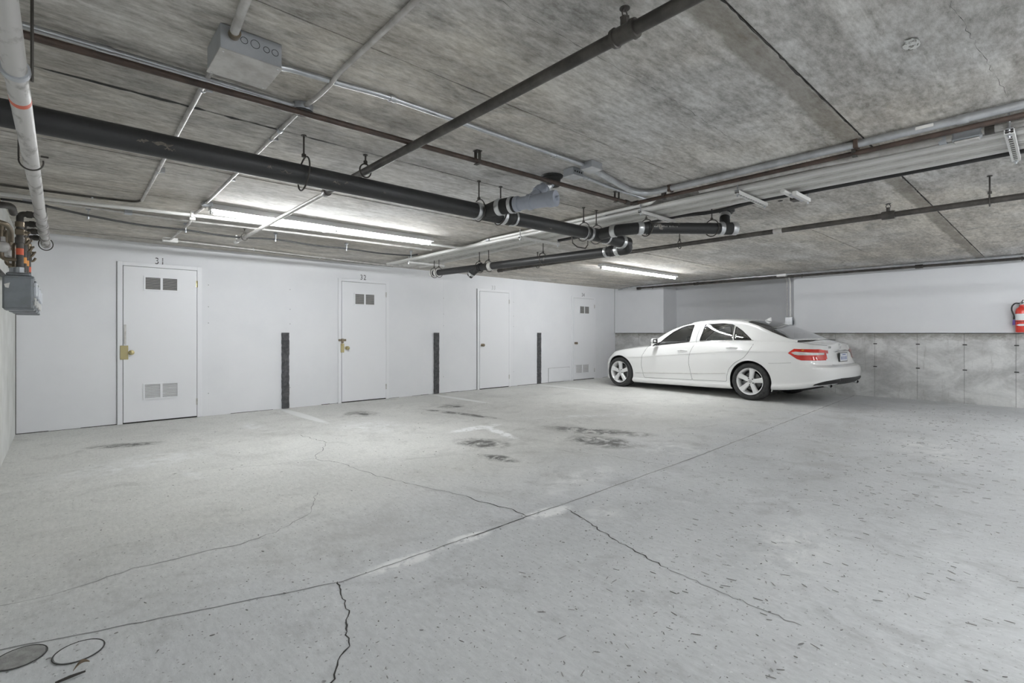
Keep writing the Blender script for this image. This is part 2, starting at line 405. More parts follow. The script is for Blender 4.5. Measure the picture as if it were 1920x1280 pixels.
# ragged dark gap where the board meets the floor
q = MB(); x = XL
while x < XR-.1:
    l = random.uniform(.1, .5)
    if random.random() < .8: q.box(x, min(x+l, XR-.05), YD-.0015, YD+.002, 0, random.uniform(.003, .010))
    x += l
stuff(q.build('floor_gap', 'crack', wall_back))
# shallow access hatch
h = MB().box(8.528, 9.288, YD-.006, YD+.002, .012, .346).build('access_hatch', 'hair', wall_back)
MB().box(8.533, 9.283, YD-.009, YD, .016, .341).build('hatch_leaf', 'white', h)

# ---- four storage doors
def vent(parent, x0, x1, z0, z1, dark, name='vent'):
    """louvred grille: white frame, two openings of slats"""
    y = YD-.034; n = 9; fr = MB(); t = .018
    xm = (x0+x1)/2
    for a in ((x0-t, x1+t, z1, z1+t), (x0-t, x1+t, z0-t, z0), (x0-t, x0, z0, z1), (x1, x1+t, z0, z1), (xm-.013, xm+.013, z0, z1)):
        fr.box(a[0], a[1], y-.006, YD-.026, a[2], a[3])
    f = fr.build(name, 'door', parent)
    MB().box(x0, x1, YD-.030, YD-.0265, z0, z1).build('vent_screen', 'black' if dark else 'vent', f)
    sl = MB()
    for lo, hi in ((x0, xm-.013), (xm+.013, x1)):
        for k in range(n):
            z = z0+(k+.5)*(z1-z0)/n; d = (z1-z0)/n
            sl.add([(lo, y+.004, z-d*.50), (hi, y+.004, z-d*.50), (hi, y-.004, z+d*.12), (lo, y-.004, z+d*.12),
                    (lo, y+.005, z-d*.46), (hi, y+.005, z-d*.46), (hi, y-.003, z+d*.16), (lo, y-.003, z+d*.16)],
                   [(0, 1, 2, 3), (7, 6, 5, 4), (0, 4, 5, 1), (3, 2, 6, 7), (0, 3, 7, 4), (1, 5, 6, 2)])
    stuff(sl.build('louver_slats', 'vent' if dark else 'door', f))
def knob(parent, x, z, m, plate=None):
    if plate: MB().box(plate[2]-plate[0], plate[2]+plate[0], YD-.034, YD-.024, z-plate[1], z+plate[1], .003).build('lock_plate', m, parent)
    k = MB().lathe([(0, .030), (.006, .030), (.010, .012), (.035, .012), (.042, .026), (.055, .032), (.068, .027), (.073, 0)], (x, YD-.026, z), (0, -1, 0), 18)
    return k.build('door_knob', m, parent, SM)
for i, xl in enumerate((.587, 3.490, 6.444, 9.408)):
    xr = xl+.822; zt = 2.05
    d = MB().box(xl-.003, xr+.003, YD-.004, YD+.02, 0, zt+.003).build('door_%d' % (i+1), 'groove'); struct(d)
    MB().box(xl+.0045, xr-.0045, YD-.026, YD-.002, .018, zt-.004, .002).build('door_leaf', 'door', d)
    for a, b, lo, hi in ((xl-.055, xl-.001, 0, zt+.048), (xr+.001, xr+.055, 0, zt+.048), (xl-.001, xr+.001, zt+.001, zt+.048)):
        MB().box(a, b, YD-.022, YD+.002, lo, hi, .0015).build('door_casing', 'door', d)
    if i in (0, 2): MB().box(xl-.061, xl-.055, YD-.014, YD, 0, zt+.048).build('casing_gap', 'hair', d)
    for z in (1.86, .22):
        hg = MB().cyl((xr, YD-.030, z-.045), (xr, YD-.030, z+.045), .007, 8); hg.box(xr-.014, xr, YD-.028, YD-.025, z-.045, z+.045)
        hg.build('hinge', 'brass' if (i == 0 and z > 1) else 'galv2', d)
    if i != 2: vent(d, xl+.235, xl+.585, 1.672 if i else 1.755, 1.845 if i else 1.912, True)
    if i == 0: vent(d, xl+.228, xl+.588, .312, .495, False)
    if i == 3:
        vent(d, xl+.08, xl+.57, .175, .375, False)
    m = 'brass' if i < 2 else 'dkbrass'
    knob(d, xl+(.085 if i < 2 else .06), .925, m, (.042, .09, xl+.014) if i == 0 else ((.03, .075, xl+.012) if i == 1 else None))
    if i == 0:
        MB().box(xl+.012, xl+.034, YD-.034, YD-.02, 1.03, 1.285, .003).build('strike_guard', 'galv2', d)
    if i == 1:
        hb = MB().box(xl-.055, xl+.075, YD-.038, YD-.02, 1.04, 1.075, .003); hb.box(xl-.015, xl+.025, YD-.052, YD-.036, 1.005, 1.082, .004)
        hb.build('hasp', 'dkbrass', d); MB().prism([(xl-.005, 1.0), (xl+.03, 1.0), (xl+.012, .96)], 1, YD-.045, YD-.03).build('padlock', 'brass', d)
    # stencilled number above the door
    cx = xl+.39
    for k, ch in enumerate('3'+'1234'[i]):
        me = text_mesh(ch, .125, .0008); me.materials.append(M['fadednum' if (i == 2) else 'pencil'])
        o = bpy.data.objects.new('painted_digit', me); COL.objects.link(o); o.parent = wall_back
        o.location = (cx-.026+.062*k, YD-.0015, 2.100); o.rotation_euler = (PI/2, 0, 0); o.scale = (.8, 1, 1)
    if i == 0:
        for zz in (2.135, 2.158):
            MB().box(cx-.05, cx+.07, YD-.0035, YD-.0022, zz, zz+.007).build('stencil_bridge', 'white', wall_back)

# ---- charcoal bumper strips on the door wall
lab = ('charcoal foam bumper strip beside the padlocked door, leftmost on the wall', 'charcoal foam bumper strip between the padlocked and the ventless door',
       'charcoal foam bumper strip beside the low access hatch, nearest the car')
for i, x in enumerate((2.590, 5.385, 8.207)):
    n = 36; pl = []
    for s_ in (-1, 1):
        side = [(x+s_*(.053+random.uniform(-.004, .003)), .004+(1.182-.004)*k/n) for k in range(n+1)]
        pl += side if s_ < 0 else side[::-1]
    tag(MB().prism(pl, 1, YD-.032, YD-.0005).build('bumper_strip', 'foam', None, None, True), lab[i], 'bumper strip', 'foam strips on the door wall')

# ---- floor: joint, cracks, paint, stains
def ribbon(name, m, pts, w0, w1, jit, step=.05, z=.0012):
    P = [Vector((p[0], p[1], 0)) for p in pts]; Q = []
    for a, b in zip(P[:-1], P[1:]):
        n = max(1, int((b-a).length/step))
        for k in range(n): Q.append(a.lerp(b, k/n))
    Q.append(P[-1]); vs = []; fs = []
    N_ = len(Q)
    for i, p in enumerate(Q):
        t = (Q[min(i+1, N_-1)]-Q[max(0, i-1)]).normalized(); nn = Vector((-t.y, t.x, 0))
        c = p+nn*random.uniform(-jit, jit); wd = random.uniform(w0, w1)/2
        if i in (0, N_-1): wd *= .2
        vs += [c+nn*wd, c-nn*wd]
    for i in range(N_-1): fs.append((2*i, 2*i+1, 2*i+3, 2*i+2))
    b = MB(); b.add([(v.x, v.y, z) for v in vs], fs)
    return b.build(name, m, floor)
ribbon('floor_joint', 'hair', [(-.39, 2.72), (.1, 2.56), (.984, 2.291), (1.2, 2.29), (2.2, 2.30)], .003, .009, .004)
ribbon('floor_joint', 'crack', [(1.75, 2.285), (2.22, 2.305), (2.55, 2.30)], .004, .009, .003)
ribbon('floor_joint', 'hair', [(2.55, 2.30), (4.42, 2.33), (6.62, 2.427), (11.1, 2.62)], .006, .014, .004, .1)
ribbon('crack', 'crack', [(2.048, 5.909), (2.107, 5.29)], .003, .008, .02)
ribbon('crack', 'hair', [(2.107, 5.29), (1.95, 5.0), (1.78, 4.752), (1.779, 4.619), (1.879, 4.376), (1.92, 3.835), (2.021, 3.409), (2.062, 3.245), (2.169, 2.9)], .003, .010, .015)
ribbon('crack', 'crack', [(2.169, 2.9), (2.17, 2.728), (2.229, 2.461), (2.221, 2.299)], .004, .010, .01)
ribbon('crack', 'crack', [(2.52, 2.243), (2.341, 1.721), (2.247, 1.327)], .003, .010, .010, .03)
ribbon('crack', 'hair', [(2.247, 1.327), (2.224, 1.069), (2.204, .70)], .003, .007, .010, .03)
ribbon('crack', 'crack', [(.969, 2.305), (.93, 2.16), (.896, 2.007), (.86, 1.95), (.825, 1.872), (.80, 1.80), (.756, 1.762), (.70, 1.68), (.60, 1.56)], .003, .0085, .007, .02)
ribbon('crack', 'hair', [(-.33, 3.10), (-.027, 3.044), (.267, 3.12), (.613, 3.097), (.739, 3.076), (.94, 3.12), (1.2, 3.3), (1.4, 3.7)], .002, .006, .012)
ribbon('crack', 'hair', [(1.78, 4.70), (1.4, 4.75), (1.0, 4.9)], .003, .007, .02)
ribbon('crack', 'hair', [(4.0, 2.35), (3.9, 2.9), (3.7, 3.4)], .003, .008, .02)
# leaf litter and scuffed grit: nobody could count it
b = MB()
def sliver(x, y, ln, wd, an):
    ca, sa = math.cos(an), math.sin(an); k = random.uniform(-.25, .25)
    pts = [(-ln/2, 0), (-ln*.2, wd*random.uniform(.3, .6)), (ln*.25, wd*random.uniform(.2, .6)+k*wd), (ln/2, k*wd), (ln*.2, -wd*random.uniform(.2, .5)+k*wd), (-ln*.25, -wd*random.uniform(.2, .5))]
    P = [(x+ca*p-sa*q, y+sa*p+ca*q) for p, q in pts]
    h_ = random.uniform(.0012, .0035)
    b.add([(p[0], p[1], .0045) for p in P]+[(p[0], p[1], .0045+h_) for p in P], [(6, 7, 8, 9, 10, 11)]+[(i, (i+1) % 6, (i+1) % 6+6, i+6) for i in range(6)])
for _ in range(620):
    x = random.uniform(.9, 10.2); y = random.uniform(-.2, 2.15)*random.uniform(.35, 1)+.1
    if y < .036*x-.3: continue
    f = random.random()
    sliver(x, y, random.uniform(.012, .045), random.uniform(.002, .006), PI/2+random.gauss(0, .4) if f < .7 else random.uniform(0, PI))
for _ in range(800):
    x = random.uniform(-.3, 10); y = random.uniform(.6, 2.6)
    sliver(x, y, random.uniform(.004, .018), random.uniform(.002, .006), random.uniform(0, PI))
for _ in range(160):
    sliver(random.uniform(0, 8), random.uniform(2.6, 7), random.uniform(.008, .022), random.uniform(.003, .007), random.uniform(0, PI))
o = stuff(b.build('floor_litter', 'debris')); tag(o, 'dark leaf litter and grit scattered over the bare concrete floor', 'litter')
# cleanout covers, leaf and stick in the near left corner
for i, (x, y, lb) in enumerate(((-.112, 2.535, 'round cleanout cover flush in the floor, nearest the left wall'), (.048, 2.437, 'round cleanout cover flush in the floor beside the curled leaf'))):
    t = thing('cleanout_cover', lb, 'cleanout cover', (x, y, .001), 'cleanout covers')
    MB().lathe([(.0005, .070), (.0035, .069), (.0045, .050), (.0035, .02), (.0035, 0)], (x, y, .001), (0, 0, 1), 32).build('lid', 'cover' if i == 0 else 'floor', t)
    MB().tube([(x+.074*math.cos(a), y+.074*math.sin(a), .003) for a in np.linspace(0, 2*PI, 41)[:-1]], .0018, 6, closed=True).build('rim', 'crack', t)
q = MB(); n = 8
for k in range(n+1):
    u = k/n; wd = .012*math.sin(PI*min(1, u*.95+.03)); z = .008+.012*math.sin(PI*u)
    q.v += [(.03+.045*u, 2.30+.028*u+wd*.6, z+wd*.5), (.03+.045*u, 2.30+.028*u, z-.003), (.03+.045*u, 2.30+.028*u-wd*.6, z+wd*.6)]
for k in range(n):
    for j in range(2): q.f.append((3*k+j, 3*k+j+1, 3*k+j+4, 3*k+j+3))
tag(q.build('dry_leaf', 'leaf', None, .9, True), 'curled dry brown leaf lying beside the round floor cover', 'leaf')
tag(MB().tube([(-.015, 2.262, .006), (.02, 2.268, .007), (.062, 2.272, .006)], [.004, .005, .003], 6).build('stick', 'wood', None, None, True), 'dark flat stick on the floor at the near left', 'stick')

# ------------------------------------------------------------------ fluorescent strip lights
def strip_light(x0, x1, y, label, rot=False):
    t = thing('strip_light', label, 'light', (x0, y, ZC-.085), 'fluorescent strip lights')
    B = lambda *a: MB().box(*a)
    def sw(o): return o
    zb_, zt_ = ZC-.054, ZC-.073
    MB().prism([(y-.066, zb_), (y+.066, zb_), (y+.055, ZC-.0005), (y-.055, ZC-.0005)], 0, x0, x1).build('housing', 'fixture', t)
    xm = (x0+x1)/2
    for a, b_ in ((x0+.025, xm-.018), (xm+.018, x1-.025)):
        MB().cyl((a, y, zt_), (b_, y, zt_), .0175, 16).build('tube', 'tube', t, SM)
        for e, s_ in ((a, -1), (b_, 1)):
            MB().cyl((e-.004*s_, y, zt_), (e+.014*s_, y, zt_), .0185, 12).build('tube_cap', 'lampcap', t)
    for e in (x0+.003, xm-.006, x1-.015):
        MB().box(e, e+.012, y-.022, y+.022, zt_-.020, zb_+.002, .003).build('lamp_holder', 'fixture', t)
    if rot: t.rotation_euler = (0, 0, -PI/2)
    return t
strip_light(1.02, 3.43, 5.30, 'lit double fluorescent strip light on the ceiling before doors 31 and 32')
strip_light(6.85, 9.30, 5.30, 'lit fluorescent strip light on the ceiling above the white car')
for x0, y, lb in ((2.6, -.25, 'fluorescent strip light over the aisle just behind the viewer'), (7.6, -.25, 'fluorescent strip light over the aisle by the right wall'),
                  (9.7, -3.2, 'added unseen fluorescent strip light over the rear aisle, brightening the right wall'), (2.6, -4.2, 'added unseen fluorescent strip light at the rear left of the garage'),
                  (7.0, -4.6, 'added unseen fluorescent strip light at the rear right of the garage')):  # last three are unseen lamps, added to brighten and even out the room
    strip_light(x0, x0+2.43, y, lb, True)

# ------------------------------------------------------------------ pipes, conduits and cables under the ceiling
def run(name, label, cat, path, r, m, group=None, part='pipe', seg=12, rb=.05):
    p = bend(path, rb) if len(path) > 2 else [Vector(q) for q in path]
    c = sum(p, Vector())/len(p)
    t = thing(name, label, cat, (p[0].x, p[0].y, p[0].z), group)
    MB().tube(p, r, seg).build(part, m, t, SM); return t
def band(t, a, ax, r, w_, m='band', name='clamp_band'):
    """sleeve of width w_ centred at a along axis ax, with a raised lip and a worm screw"""
    a = Vector(a); ax = Vector(ax).normalized()
    b = MB().lathe([(-w_/2, r*.97), (-w_/2, r*1.03), (-w_/2+.006, r*1.06), (w_/2-.006, r*1.06), (w_/2, r*1.03), (w_/2, r*.97)], a, ax, 20)
    o = b.build(name, m, t, SM)
    s_ = ax.cross(Vector((0, 0, 1)));
    if s_.length < .1: s_ = Vector((1, 0, 0))
    s_.normalize(); p = a-s_*r*1.05*.8-Vector((0, 0, r*.7))
    MB().cyl(p-Vector((0, 0, .012)), p+Vector((0, 0, .012)), .006, 8).build('clamp_screw', m, t)
    return o
def sleeve(t, a, ax, r, w_, m, name='coupling'):
    return MB().lathe([(-w_/2, r*.9), (-w_/2, r), (-w_/2+.005, r*1.04), (w_/2-.005, r*1.04), (w_/2, r), (w_/2, r*.9)], a, ax, 20).build(name, m, t, SM)
def hanger(t, x, y, z, r, ax, tilt=0., top=ZC):
    """threaded rod from the ceiling and a split ring round the pipe"""
    u = Vector((0, 1, 0)) if ax == 'x' else Vector((1, 0, 0))
    R = r+.014; b = MB()
    b.cyl((x, y, z+R+.02), (x, y, top), .0055, 8)
    b.cyl((x, y, top-.006), (x, y, top), .016, 10); b.cyl((x, y, z+R+.012), (x, y, z+R+.03), .013, 6)
    d = Vector((math.sin(tilt), 0, 0)) if ax == 'x' else Vector((0, math.sin(tilt), 0))
    v = (Vector((0, 0, 1))+d).normalized()
    pts = [Vector((x, y, z+.004))+u*(R*math.cos(a))+v*(R*1.12*math.sin(a)) for a in np.linspace(0, 2*PI, 29)[:-1]]
    b.tube(pts, .0048, 6, closed=True)
    return b.build('hanger', 'rod', t, SM)
def strap(t, x, y, r, ax, z, m='galv'):
    """one-hole strap: half ring and a tab screwed to the ceiling"""
    b = MB(); w_ = .012
    u = Vector((0, 1, 0)) if ax == 'x' else Vector((1, 0, 0)); l = Vector((1, 0, 0)) if ax == 'x' else Vector((0, 1, 0))
    n = 10
    for k in range(n+1):
        a = PI*k/n; 
        for s_ in (-1, 1):
            for R in (r+.0005, r+.003):
                q = Vector((x, y, z))+u*(R*math.cos(a))-Vector((0, 0, 1))*(R*math.sin(a))+l*(s_*w_/2); b.v.append(tuple(q))
    for k in range(n):
        i = 4*k; b.f += [(i, i+1, i+5, i+4), (i+2, i+6, i+7, i+3), (i+1, i+3, i+7, i+5), (i, i+4, i+6, i+2)]
    c = Vector((x, y, 0))+u*(r+.014); e = u*.014+l*(w_/2)
    b.box(c.x-abs(e.x), c.x+abs(e.x), c.y-abs(e.y), c.y+abs(e.y), z-.002 if ZC-z < .03 else z-.002, ZC-.001)
    return b.build('strap', m, t)

# ---- main black drain, along x
t = thing('drain_pipe', 'long thick black drain pipe hung under the ceiling from left wall', 'pipe', (XL, 3.07, 2.07))
MB().tube([(XL+.002, 3.07, 2.128), (2.40, 3.07, 2.132)], .060, 24).build('pipe', 'abs', t, SM)
MB().tube([(2.40, 3.07, 2.132), (2.75, 3.07, 2.133)], .064, 24).build('wye_fitting', 'collar', t, SM)
MB().tube([(2.75, 3.07, 2.133), (3.72, 3.05, 2.135)], .0575, 24).build('pipe', 'abs', t, SM)
band(t, (2.415, 3.07, 2.132), (1, 0, 0), .064, .052); band(t, (2.665, 3.07, 2.133), (1, 0, 0), .066, .05); band(t, (2.80, 3.07, 2.133), (1, 0, 0), .061, .022)
MB().tube([(2.48, 3.03, 2.136), (2.497, 2.93, 2.146), (2.522, 2.865, 2.15), (2.548, 2.78, 2.152)], [.05, .058, .060, .059], 20).build('branch_neck', 'collar', t, SM)
band(t, (2.508, 2.905, 2.148), (.25, -.95, 0), .061, .042)
band(t, (2.54, 2.805, 2.151), (.25, -.95, 0), .0605, .03)
band(t, (3.700, 3.051, 2.135), (1, 0, 0), .060, .03); band(t, (3.765, 3.048, 2.135), (1, 0, 0), .064, .035)
MB().tube([(3.72, 3.05, 2.135), (4.00, 3.02, 2.125), (4.24, 3.0, 2.10)], [.062, .064, .062], 20).build('wye_fitting', 'abs', t, SM)
band(t, (4.00, 3.02, 2.125), (1, -.1, -.06), .064, .022); band(t, (4.215, 3.002, 2.102), (1, -.06, -.1), .066, .05)
MB().cyl((4.235, 3.0, 2.10), (4.31, 2.995, 2.093), .068, 20).build('end_cap', 'abs', t, SM)
for x, tl in ((1.085, .10), (2.43, 0), (2.655, .25)): hanger(t, x, 3.07, 2.135, .062 if x > 2 else .078, 'x', tl)
hanger(t, 3.68, 3.05, 2.135, .064, 'x'); hanger(t, 3.86, 3.04, 2.13, .067, 'x')
def scuff(t, x, a0, ln, da, n=7):
    """ragged rubbed patch lying on the skin of the drain"""
    b = MB(); r = .0606
    for k in range(n+1):
        u = k/n; w_ = da*math.sin(PI*min(.97, max(.03, u)))*random.uniform(.5, 1.); c_ = a0+random.uniform(-.12, .12)
        for q in (-1, 0, 1):
            a = c_+q*w_; b.v.append((x+ln*u, 3.07-r*math.cos(a), 2.129-r*math.sin(a)))
    for k in range(n):
        for q in range(2): b.f.append((3*k+q, 3*k+q+1, 3*k+q+4, 3*k+q+3))
    return b.build('scuff', 'scuff', t)
for x, a0, ln, da in ((.27, .25, .05, .16), (.33, .1, .09, .22), (.38, .45, .05, .10), (.86, .2, .03, .14), (.93, .3, .07, .10), (1.24, .35, .05, .14), (1.31, .2, .03, .10), (1.58, .4, .02, .08)): scuff(t, x, a0, ln, da)
# ---- grey riser on the main drain
t = thing('drain_riser', 'grey plastic drain wye hanging from a black ceiling sleeve', 'pipe fitting', (2.62, 2.62, 2.10))
ax = Vector((.30, -.95, 0)).normalized(); p0 = Vector((2.548, 2.78, 2.152)); p1 = p0+ax*.40
MB().tube([p0-ax*.01, p0+ax*.14, p0+ax*.142, p0+ax*.33], [.049, .049, .053, .053], 24).build('wye_body', 'pvc', t, SM)
for s_, r in ((.02, .056), (.13, .057), (.30, .0575)): sleeve(t, p0+ax*s_, ax, r, .035, 'pvc', 'hub')
MB().cyl(p0+ax*.318, p0+ax*.345, .0585, 24).build('end_cap', 'pvc', t, SM); MB().cyl(p0+ax*.345, p0+ax*.365, .018, 4).build('cap_plug', 'pvc', t)
r0 = p0+ax*.15+Vector((0, 0, .02)); r1 = Vector((2.760, 2.60, 2.335))
MB().tube([r0, r1], .043, 20).build('riser_pipe', 'pvc', t, SM)
rd = (r1-r0).normalized(); sleeve(t, r0+rd*.09, rd, .050, .05, 'pvc', 'hub'); band(t, r0+rd*.165, rd, .047, .04)
MB().lathe([(0, .085), (.012, .082), (.02, .066), (.075, .060)], (2.765, 2.60, ZC), (0, 0, -1), 24).build('ceiling_sleeve', 'collar', t, SM)
# ---- angled branch drain
t = thing('branch_drain_pipe', 'short black drain branch set at an angle with clamped end', 'pipe', (3.85, 2.8, 2.08))
A = Vector((3.95, 2.64, 2.148)); Bq = Vector((4.63, 2.125, 2.160)); d = (Bq-A).normalized()
MB().tube(bend([(3.86, 2.98, 2.132), (3.86, 2.80, 2.14), A+d*.02], .1), .055, 20).build('elbow', 'abs', t, SM)
MB().tube([A, Bq+d*.02], .052, 20).build('pipe', 'abs', t, SM)
band(t, (3.862, 2.83, 2.14), (.15, -1, 0), .057, .05); band(t, A+d*.03, d, .057, .05)
band(t, A+d*.11, d, .055, .02, 'collar', 'rubber_ring')
MB().tube([Bq-d*.05, Bq+d*.10], .058, 20).build('wye_fitting', 'collar', t, SM)
band(t, Bq-d*.04, d, .059, .04); band(t, Bq+d*.085, d, .059, .05)
MB().tube([Bq+d*.0, Bq+Vector((.10, .05, .12)), Bq+Vector((.16, .06, .209))], [.048, .046, .046], 18).build('riser_pipe', 'collar', t, SM)
band(t, Bq+Vector((.115, .053, .145)), (.5, .2, .9), .048, .04)
MB().lathe([(0, .075), (.015, .072), (.02, .055), (.035, .052)], Bq+Vector((.165, .06, .209)), (0, 0, -1), 20).build('ceiling_sleeve', 'collar', t, SM)
q = Bq-d*.13; hanger(t, q.x, q.y, q.z, .055, 'x'); q = A+d*.09; hanger(t, q.x, q.y, q.z, .055, 'x')
nrm = Vector((d.y, -d.x, 0)).normalized(); b = MB()       # smudged white print, too worn to read
for k in range(16):
    if k in (4, 9): continue
    c = A+d*(.15+.0145*k)+nrm*.0523-Vector((0, 0, .0)); h_ = random.uniform(.010, .020)*(1-.03*k); w_ = random.uniform(.002, .0045)*(1-.04*k)
    b.add([c-d*w_, c+d*w_, c+d*w_+Vector((0, 0, h_)), c-d*w_+Vector((0, 0, h_))], [(0, 1, 2, 3)])
b.build('pipe_print', 'cable', t)
# ---- lower drain towards the door wall
t = thing('lower_drain_pipe', 'black drain pipe on ring hangers leading to the door wall', 'pipe', (4.3, 2.95, 1.98))
def zl(y): return 2.035+(y-2.9)*.02
MB().tube([(4.30, 3.02, zl(3.0)), (4.30, 5.22, zl(5.22))], .050, 20).build('pipe', 'abs', t, SM)
MB().tube([(4.30, 5.22, zl(5.22)), (4.30, 6.62, zl(6.62))], .047, 20).build('pipe', 'abs', t, SM)
MB().tube(bend([(4.28, 2.99, 2.09), (4.30, 2.985, zl(2.9)), (4.30, 3.2, zl(3.2))], .09), .056, 20).build('elbow', 'abs', t, SM)
for y, w_, m in ((3.10, .05, 'band'), (3.18, .05, 'collar'), (3.245, .035, 'band'), (5.17, .07, 'whitecond'), (5.40, .05, 'collar'), (6.46, .07, 'whitecond'), (6.58, .06, 'whitecond')):
    band(t, (4.30, y, zl(y)), (0, 1, 0), .055, w_, m)
MB().tube([(4.30, 5.44, zl(5.4)), (4.30, 5.56, 2.03), (4.28, 5.62, 1.985)], .046, 16).build('branch', 'abs', t, SM); band(t, (4.285, 5.59, 2.01), (-.1, .5, -.6), .049, .03)
for y in (4.19, 5.22, 5.42, 6.42, 6.55): hanger(t, 4.30, y, zl(y), .055, 'y', .1)
sad = MB()
sad.tube([(4.16, 3.62, 2.27), (4.18, 3.62, 2.17), (4.26, 3.62, 2.135), (4.40, 3.62, 2.135), (4.44, 3.62, 2.18), (4.44, 3.62, ZC)], .007, 6)
sad.build('saddle', 'rod', t)

# ---- dark fire sprinkler pipes along y
t = thing('sprinkler_pipe', 'dark sprinkler pipe crossing over the black drain near the middle', 'pipe', (1.51, 3.0, 2.26))
MB().tube([(1.51, -3.0, 2.26), (1.51, 3.80, 2.26)], .0245, 16).build('pipe', 'steelblack', t, SM)
MB().tube([(1.515, 3.80, 2.26), (1.55, 6.62, 2.268)], .0175, 14).build('pipe', 'galv2', t, SM)
MB().lathe([(-.035, .026), (-.03, .032), (.02, .032), (.035, .024), (.05, .02)], (1.512, 3.80, 2.26), (0, 1, 0), 16).build('reducer', 'steelblack', t, SM)
MB().lathe([(-.05, .027), (-.05, .034), (-.036, .036), (-.034, .031), (.034, .031), (.036, .036), (.05, .034), (.05, .027)], (1.51, 1.06, 2.26), (0, 1, 0), 18).build('tee', 'steelblack', t, SM)
hd = MB().cyl((1.51, 1.06, 2.28), (1.51, 1.06, 2.312), .016, 10); hd.cyl((1.51, 1.06, 2.312), (1.51, 1.06, 2.318), .019, 6)
for s_ in (-1, 1): hd.tube([(1.51+s_*.010, 1.06, 2.315), (1.51+s_*.016, 1.06, 2.332), (1.51+s_*.006, 1.06, 2.349)], .003, 6)
hd.cyl((1.51, 1.06, 2.349), (1.51, 1.06, 2.352), .019, 14); hd.build('sprinkler_head', 'steelblack', t)
MB().cyl((1.55, 6.57, 2.268), (1.55, 6.66, 2.268), .022, 12).build('end_tee', 'whitecond', t, SM)
MB().cyl((1.55, 6.62, 2.28), (1.55, 6.62, 2.345), .012, 10).build('sprinkler_head', 'whitecond', t)
hanger(t, 1.51, 3.13, 2.26, .026, 'y'); hanger(t, 1.548, 6.25, 2.267, .02, 'y')
t = thing('sprinkler_pipe', 'dark sprinkler pipe with a tee running between lamp and cable bundle', 'pipe', (5.22, 2.0, 2.18))
MB().tube([(5.22, -3.0, 2.18), (5.22, 6.05, 2.18)], .0235, 14).build('pipe', 'steelblack', t, SM)
MB().lathe([(-.045, .026), (-.045, .034), (-.03, .036), (.03, .036), (.045, .034), (.045, .026)], (5.22, .99, 2.18), (0, 1, 0), 16).build('tee', 'steelblack', t, SM)
hd = MB().cyl((5.22, .99, 2.20), (5.22, .99, 2.245), .015, 10)
for s_ in (-1, 1): hd.tube([(5.22, .99+s_*.011, 2.24), (5.22, .99+s_*.017, 2.256), (5.22, .99+s_*.006, 2.274)], .003, 6)
hd.cyl((5.22, .99, 2.274), (5.22, .99, 2.278), .02, 12); hd.build('sprinkler_head', 'steelblack', t)
MB().cyl((5.22, 6.0, 2.18), (5.22, 6.09, 2.18), .030, 12).build('end_cap', 'steelblack', t, SM)
MB().cyl((5.22, 5.62, 2.155), (5.22, 5.62, 2.24), .012, 8).build('clip', 'galv2', t); MB().cyl((5.22, 1.83, 2.18), (5.22, 1.91, 2.18), .0265, 14).build('coupling', 'galv2', t, SM)
hanger(t, 5.22, .365, 2.18, .026, 'y'); hanger(t, 5.22, 2.92, 2.18, .026, 'y'); hanger(t, 5.22, 5.2, 2.18, .026, 'y')
# ---- brown rusty pipe: along x, then turns along y
t = run('rusty_pipe', 'brown rusty pipe running below the silver conduit and turning right', 'pipe', [(XL+.002, 2.63, 2.302), (1.0, 2.60, 2.302), (3.685, 2.51, 2.302), (3.675, -3.0, 2.302)], .0155, 'rust', rb=.04)
sleeve(t, (3.683, 2.47, 2.302), (0, 1, 0), .019, .05, 'steelblack'); sleeve(t, (3.61, 2.512, 2.302), (1, 0, 0), .019, .05, 'steelblack')
for x, y, axx in ((2.02, 2.566, 'x'), (3.47, 2.516, 'x'), (3.677, .87, 'y'), (3.681, 2.2, 'y')):
    b = MB(); u = (0, .02) if axx == 'x' else (.02, 0); l = (.009, 0) if axx == 'x' else (0, .009)
    for s_ in (-1, 1):
        cx, cy = x+s_*u[0], y+s_*u[1]
        b.box(cx-.002-l[0], cx+.002+l[0], cy-.002-l[1], cy+.002+l[1], 2.30, ZC-.0005)
    b.box(x-.022, x+.022, y-.022, y+.022, ZC-.004, ZC-.0005); b.box(x-abs(u[0])-.004-l[0], x+abs(u[0])+.004+l[0], y-abs(u[1])-.004-l[1], y+abs(u[1])+.004+l[1], 2.282, 2.287)
    b.build('bracket', 'rod', t)

# ---- silver conduits and boxes
t = run('steel_conduit', 'silver conduit from left wall to the round ceiling box', 'conduit', [(XL+.002, 2.652, 2.348), (.50, 2.645, 2.348), (.80, 2.655, 2.35), (.895, 2.66, 2.352)], .0135, 'galv')
for x in (.155, .62): strap(t, x, 2.648, .0135, 'x', 2.348)
sleeve(t, (.13, 2.648, 2.348), (1, 0, 0), .0165, .05, 'galv')
t = thing('round_ceiling_box', 'dark round conduit box on the ceiling where thin conduits meet', 'junction box', (.935, 2.665, 2.325))
MB().lathe([(0, .052), (.03, .052), (.036, .048), (.040, 0)], (.935, 2.665, ZC-.0005), (0, 0, -1), 24).build('box', 'jbox', t, SM)
MB().lathe([(0, .055), (.004, .055)], (.935, 2.665, ZC-.036), (0, 0, -1), 24).build('cover', 'collar', t, SM)
t = thing('junction_box', 'large square grey junction box with knockouts on the ceiling', 'junction box', (.565, 2.28, 2.268))
bx0, bx1, by0, by1 = .452, .676, 2.165, 2.395
MB().box(bx0, bx1, by0, by1, 2.272, ZC-.0005, .002).build('box', 'jbox', t)
MB().box(bx0-.003, bx1+.003, by0-.003, by1+.003, 2.268, 2.2735, .0015).build('cover', 'galv2', t)
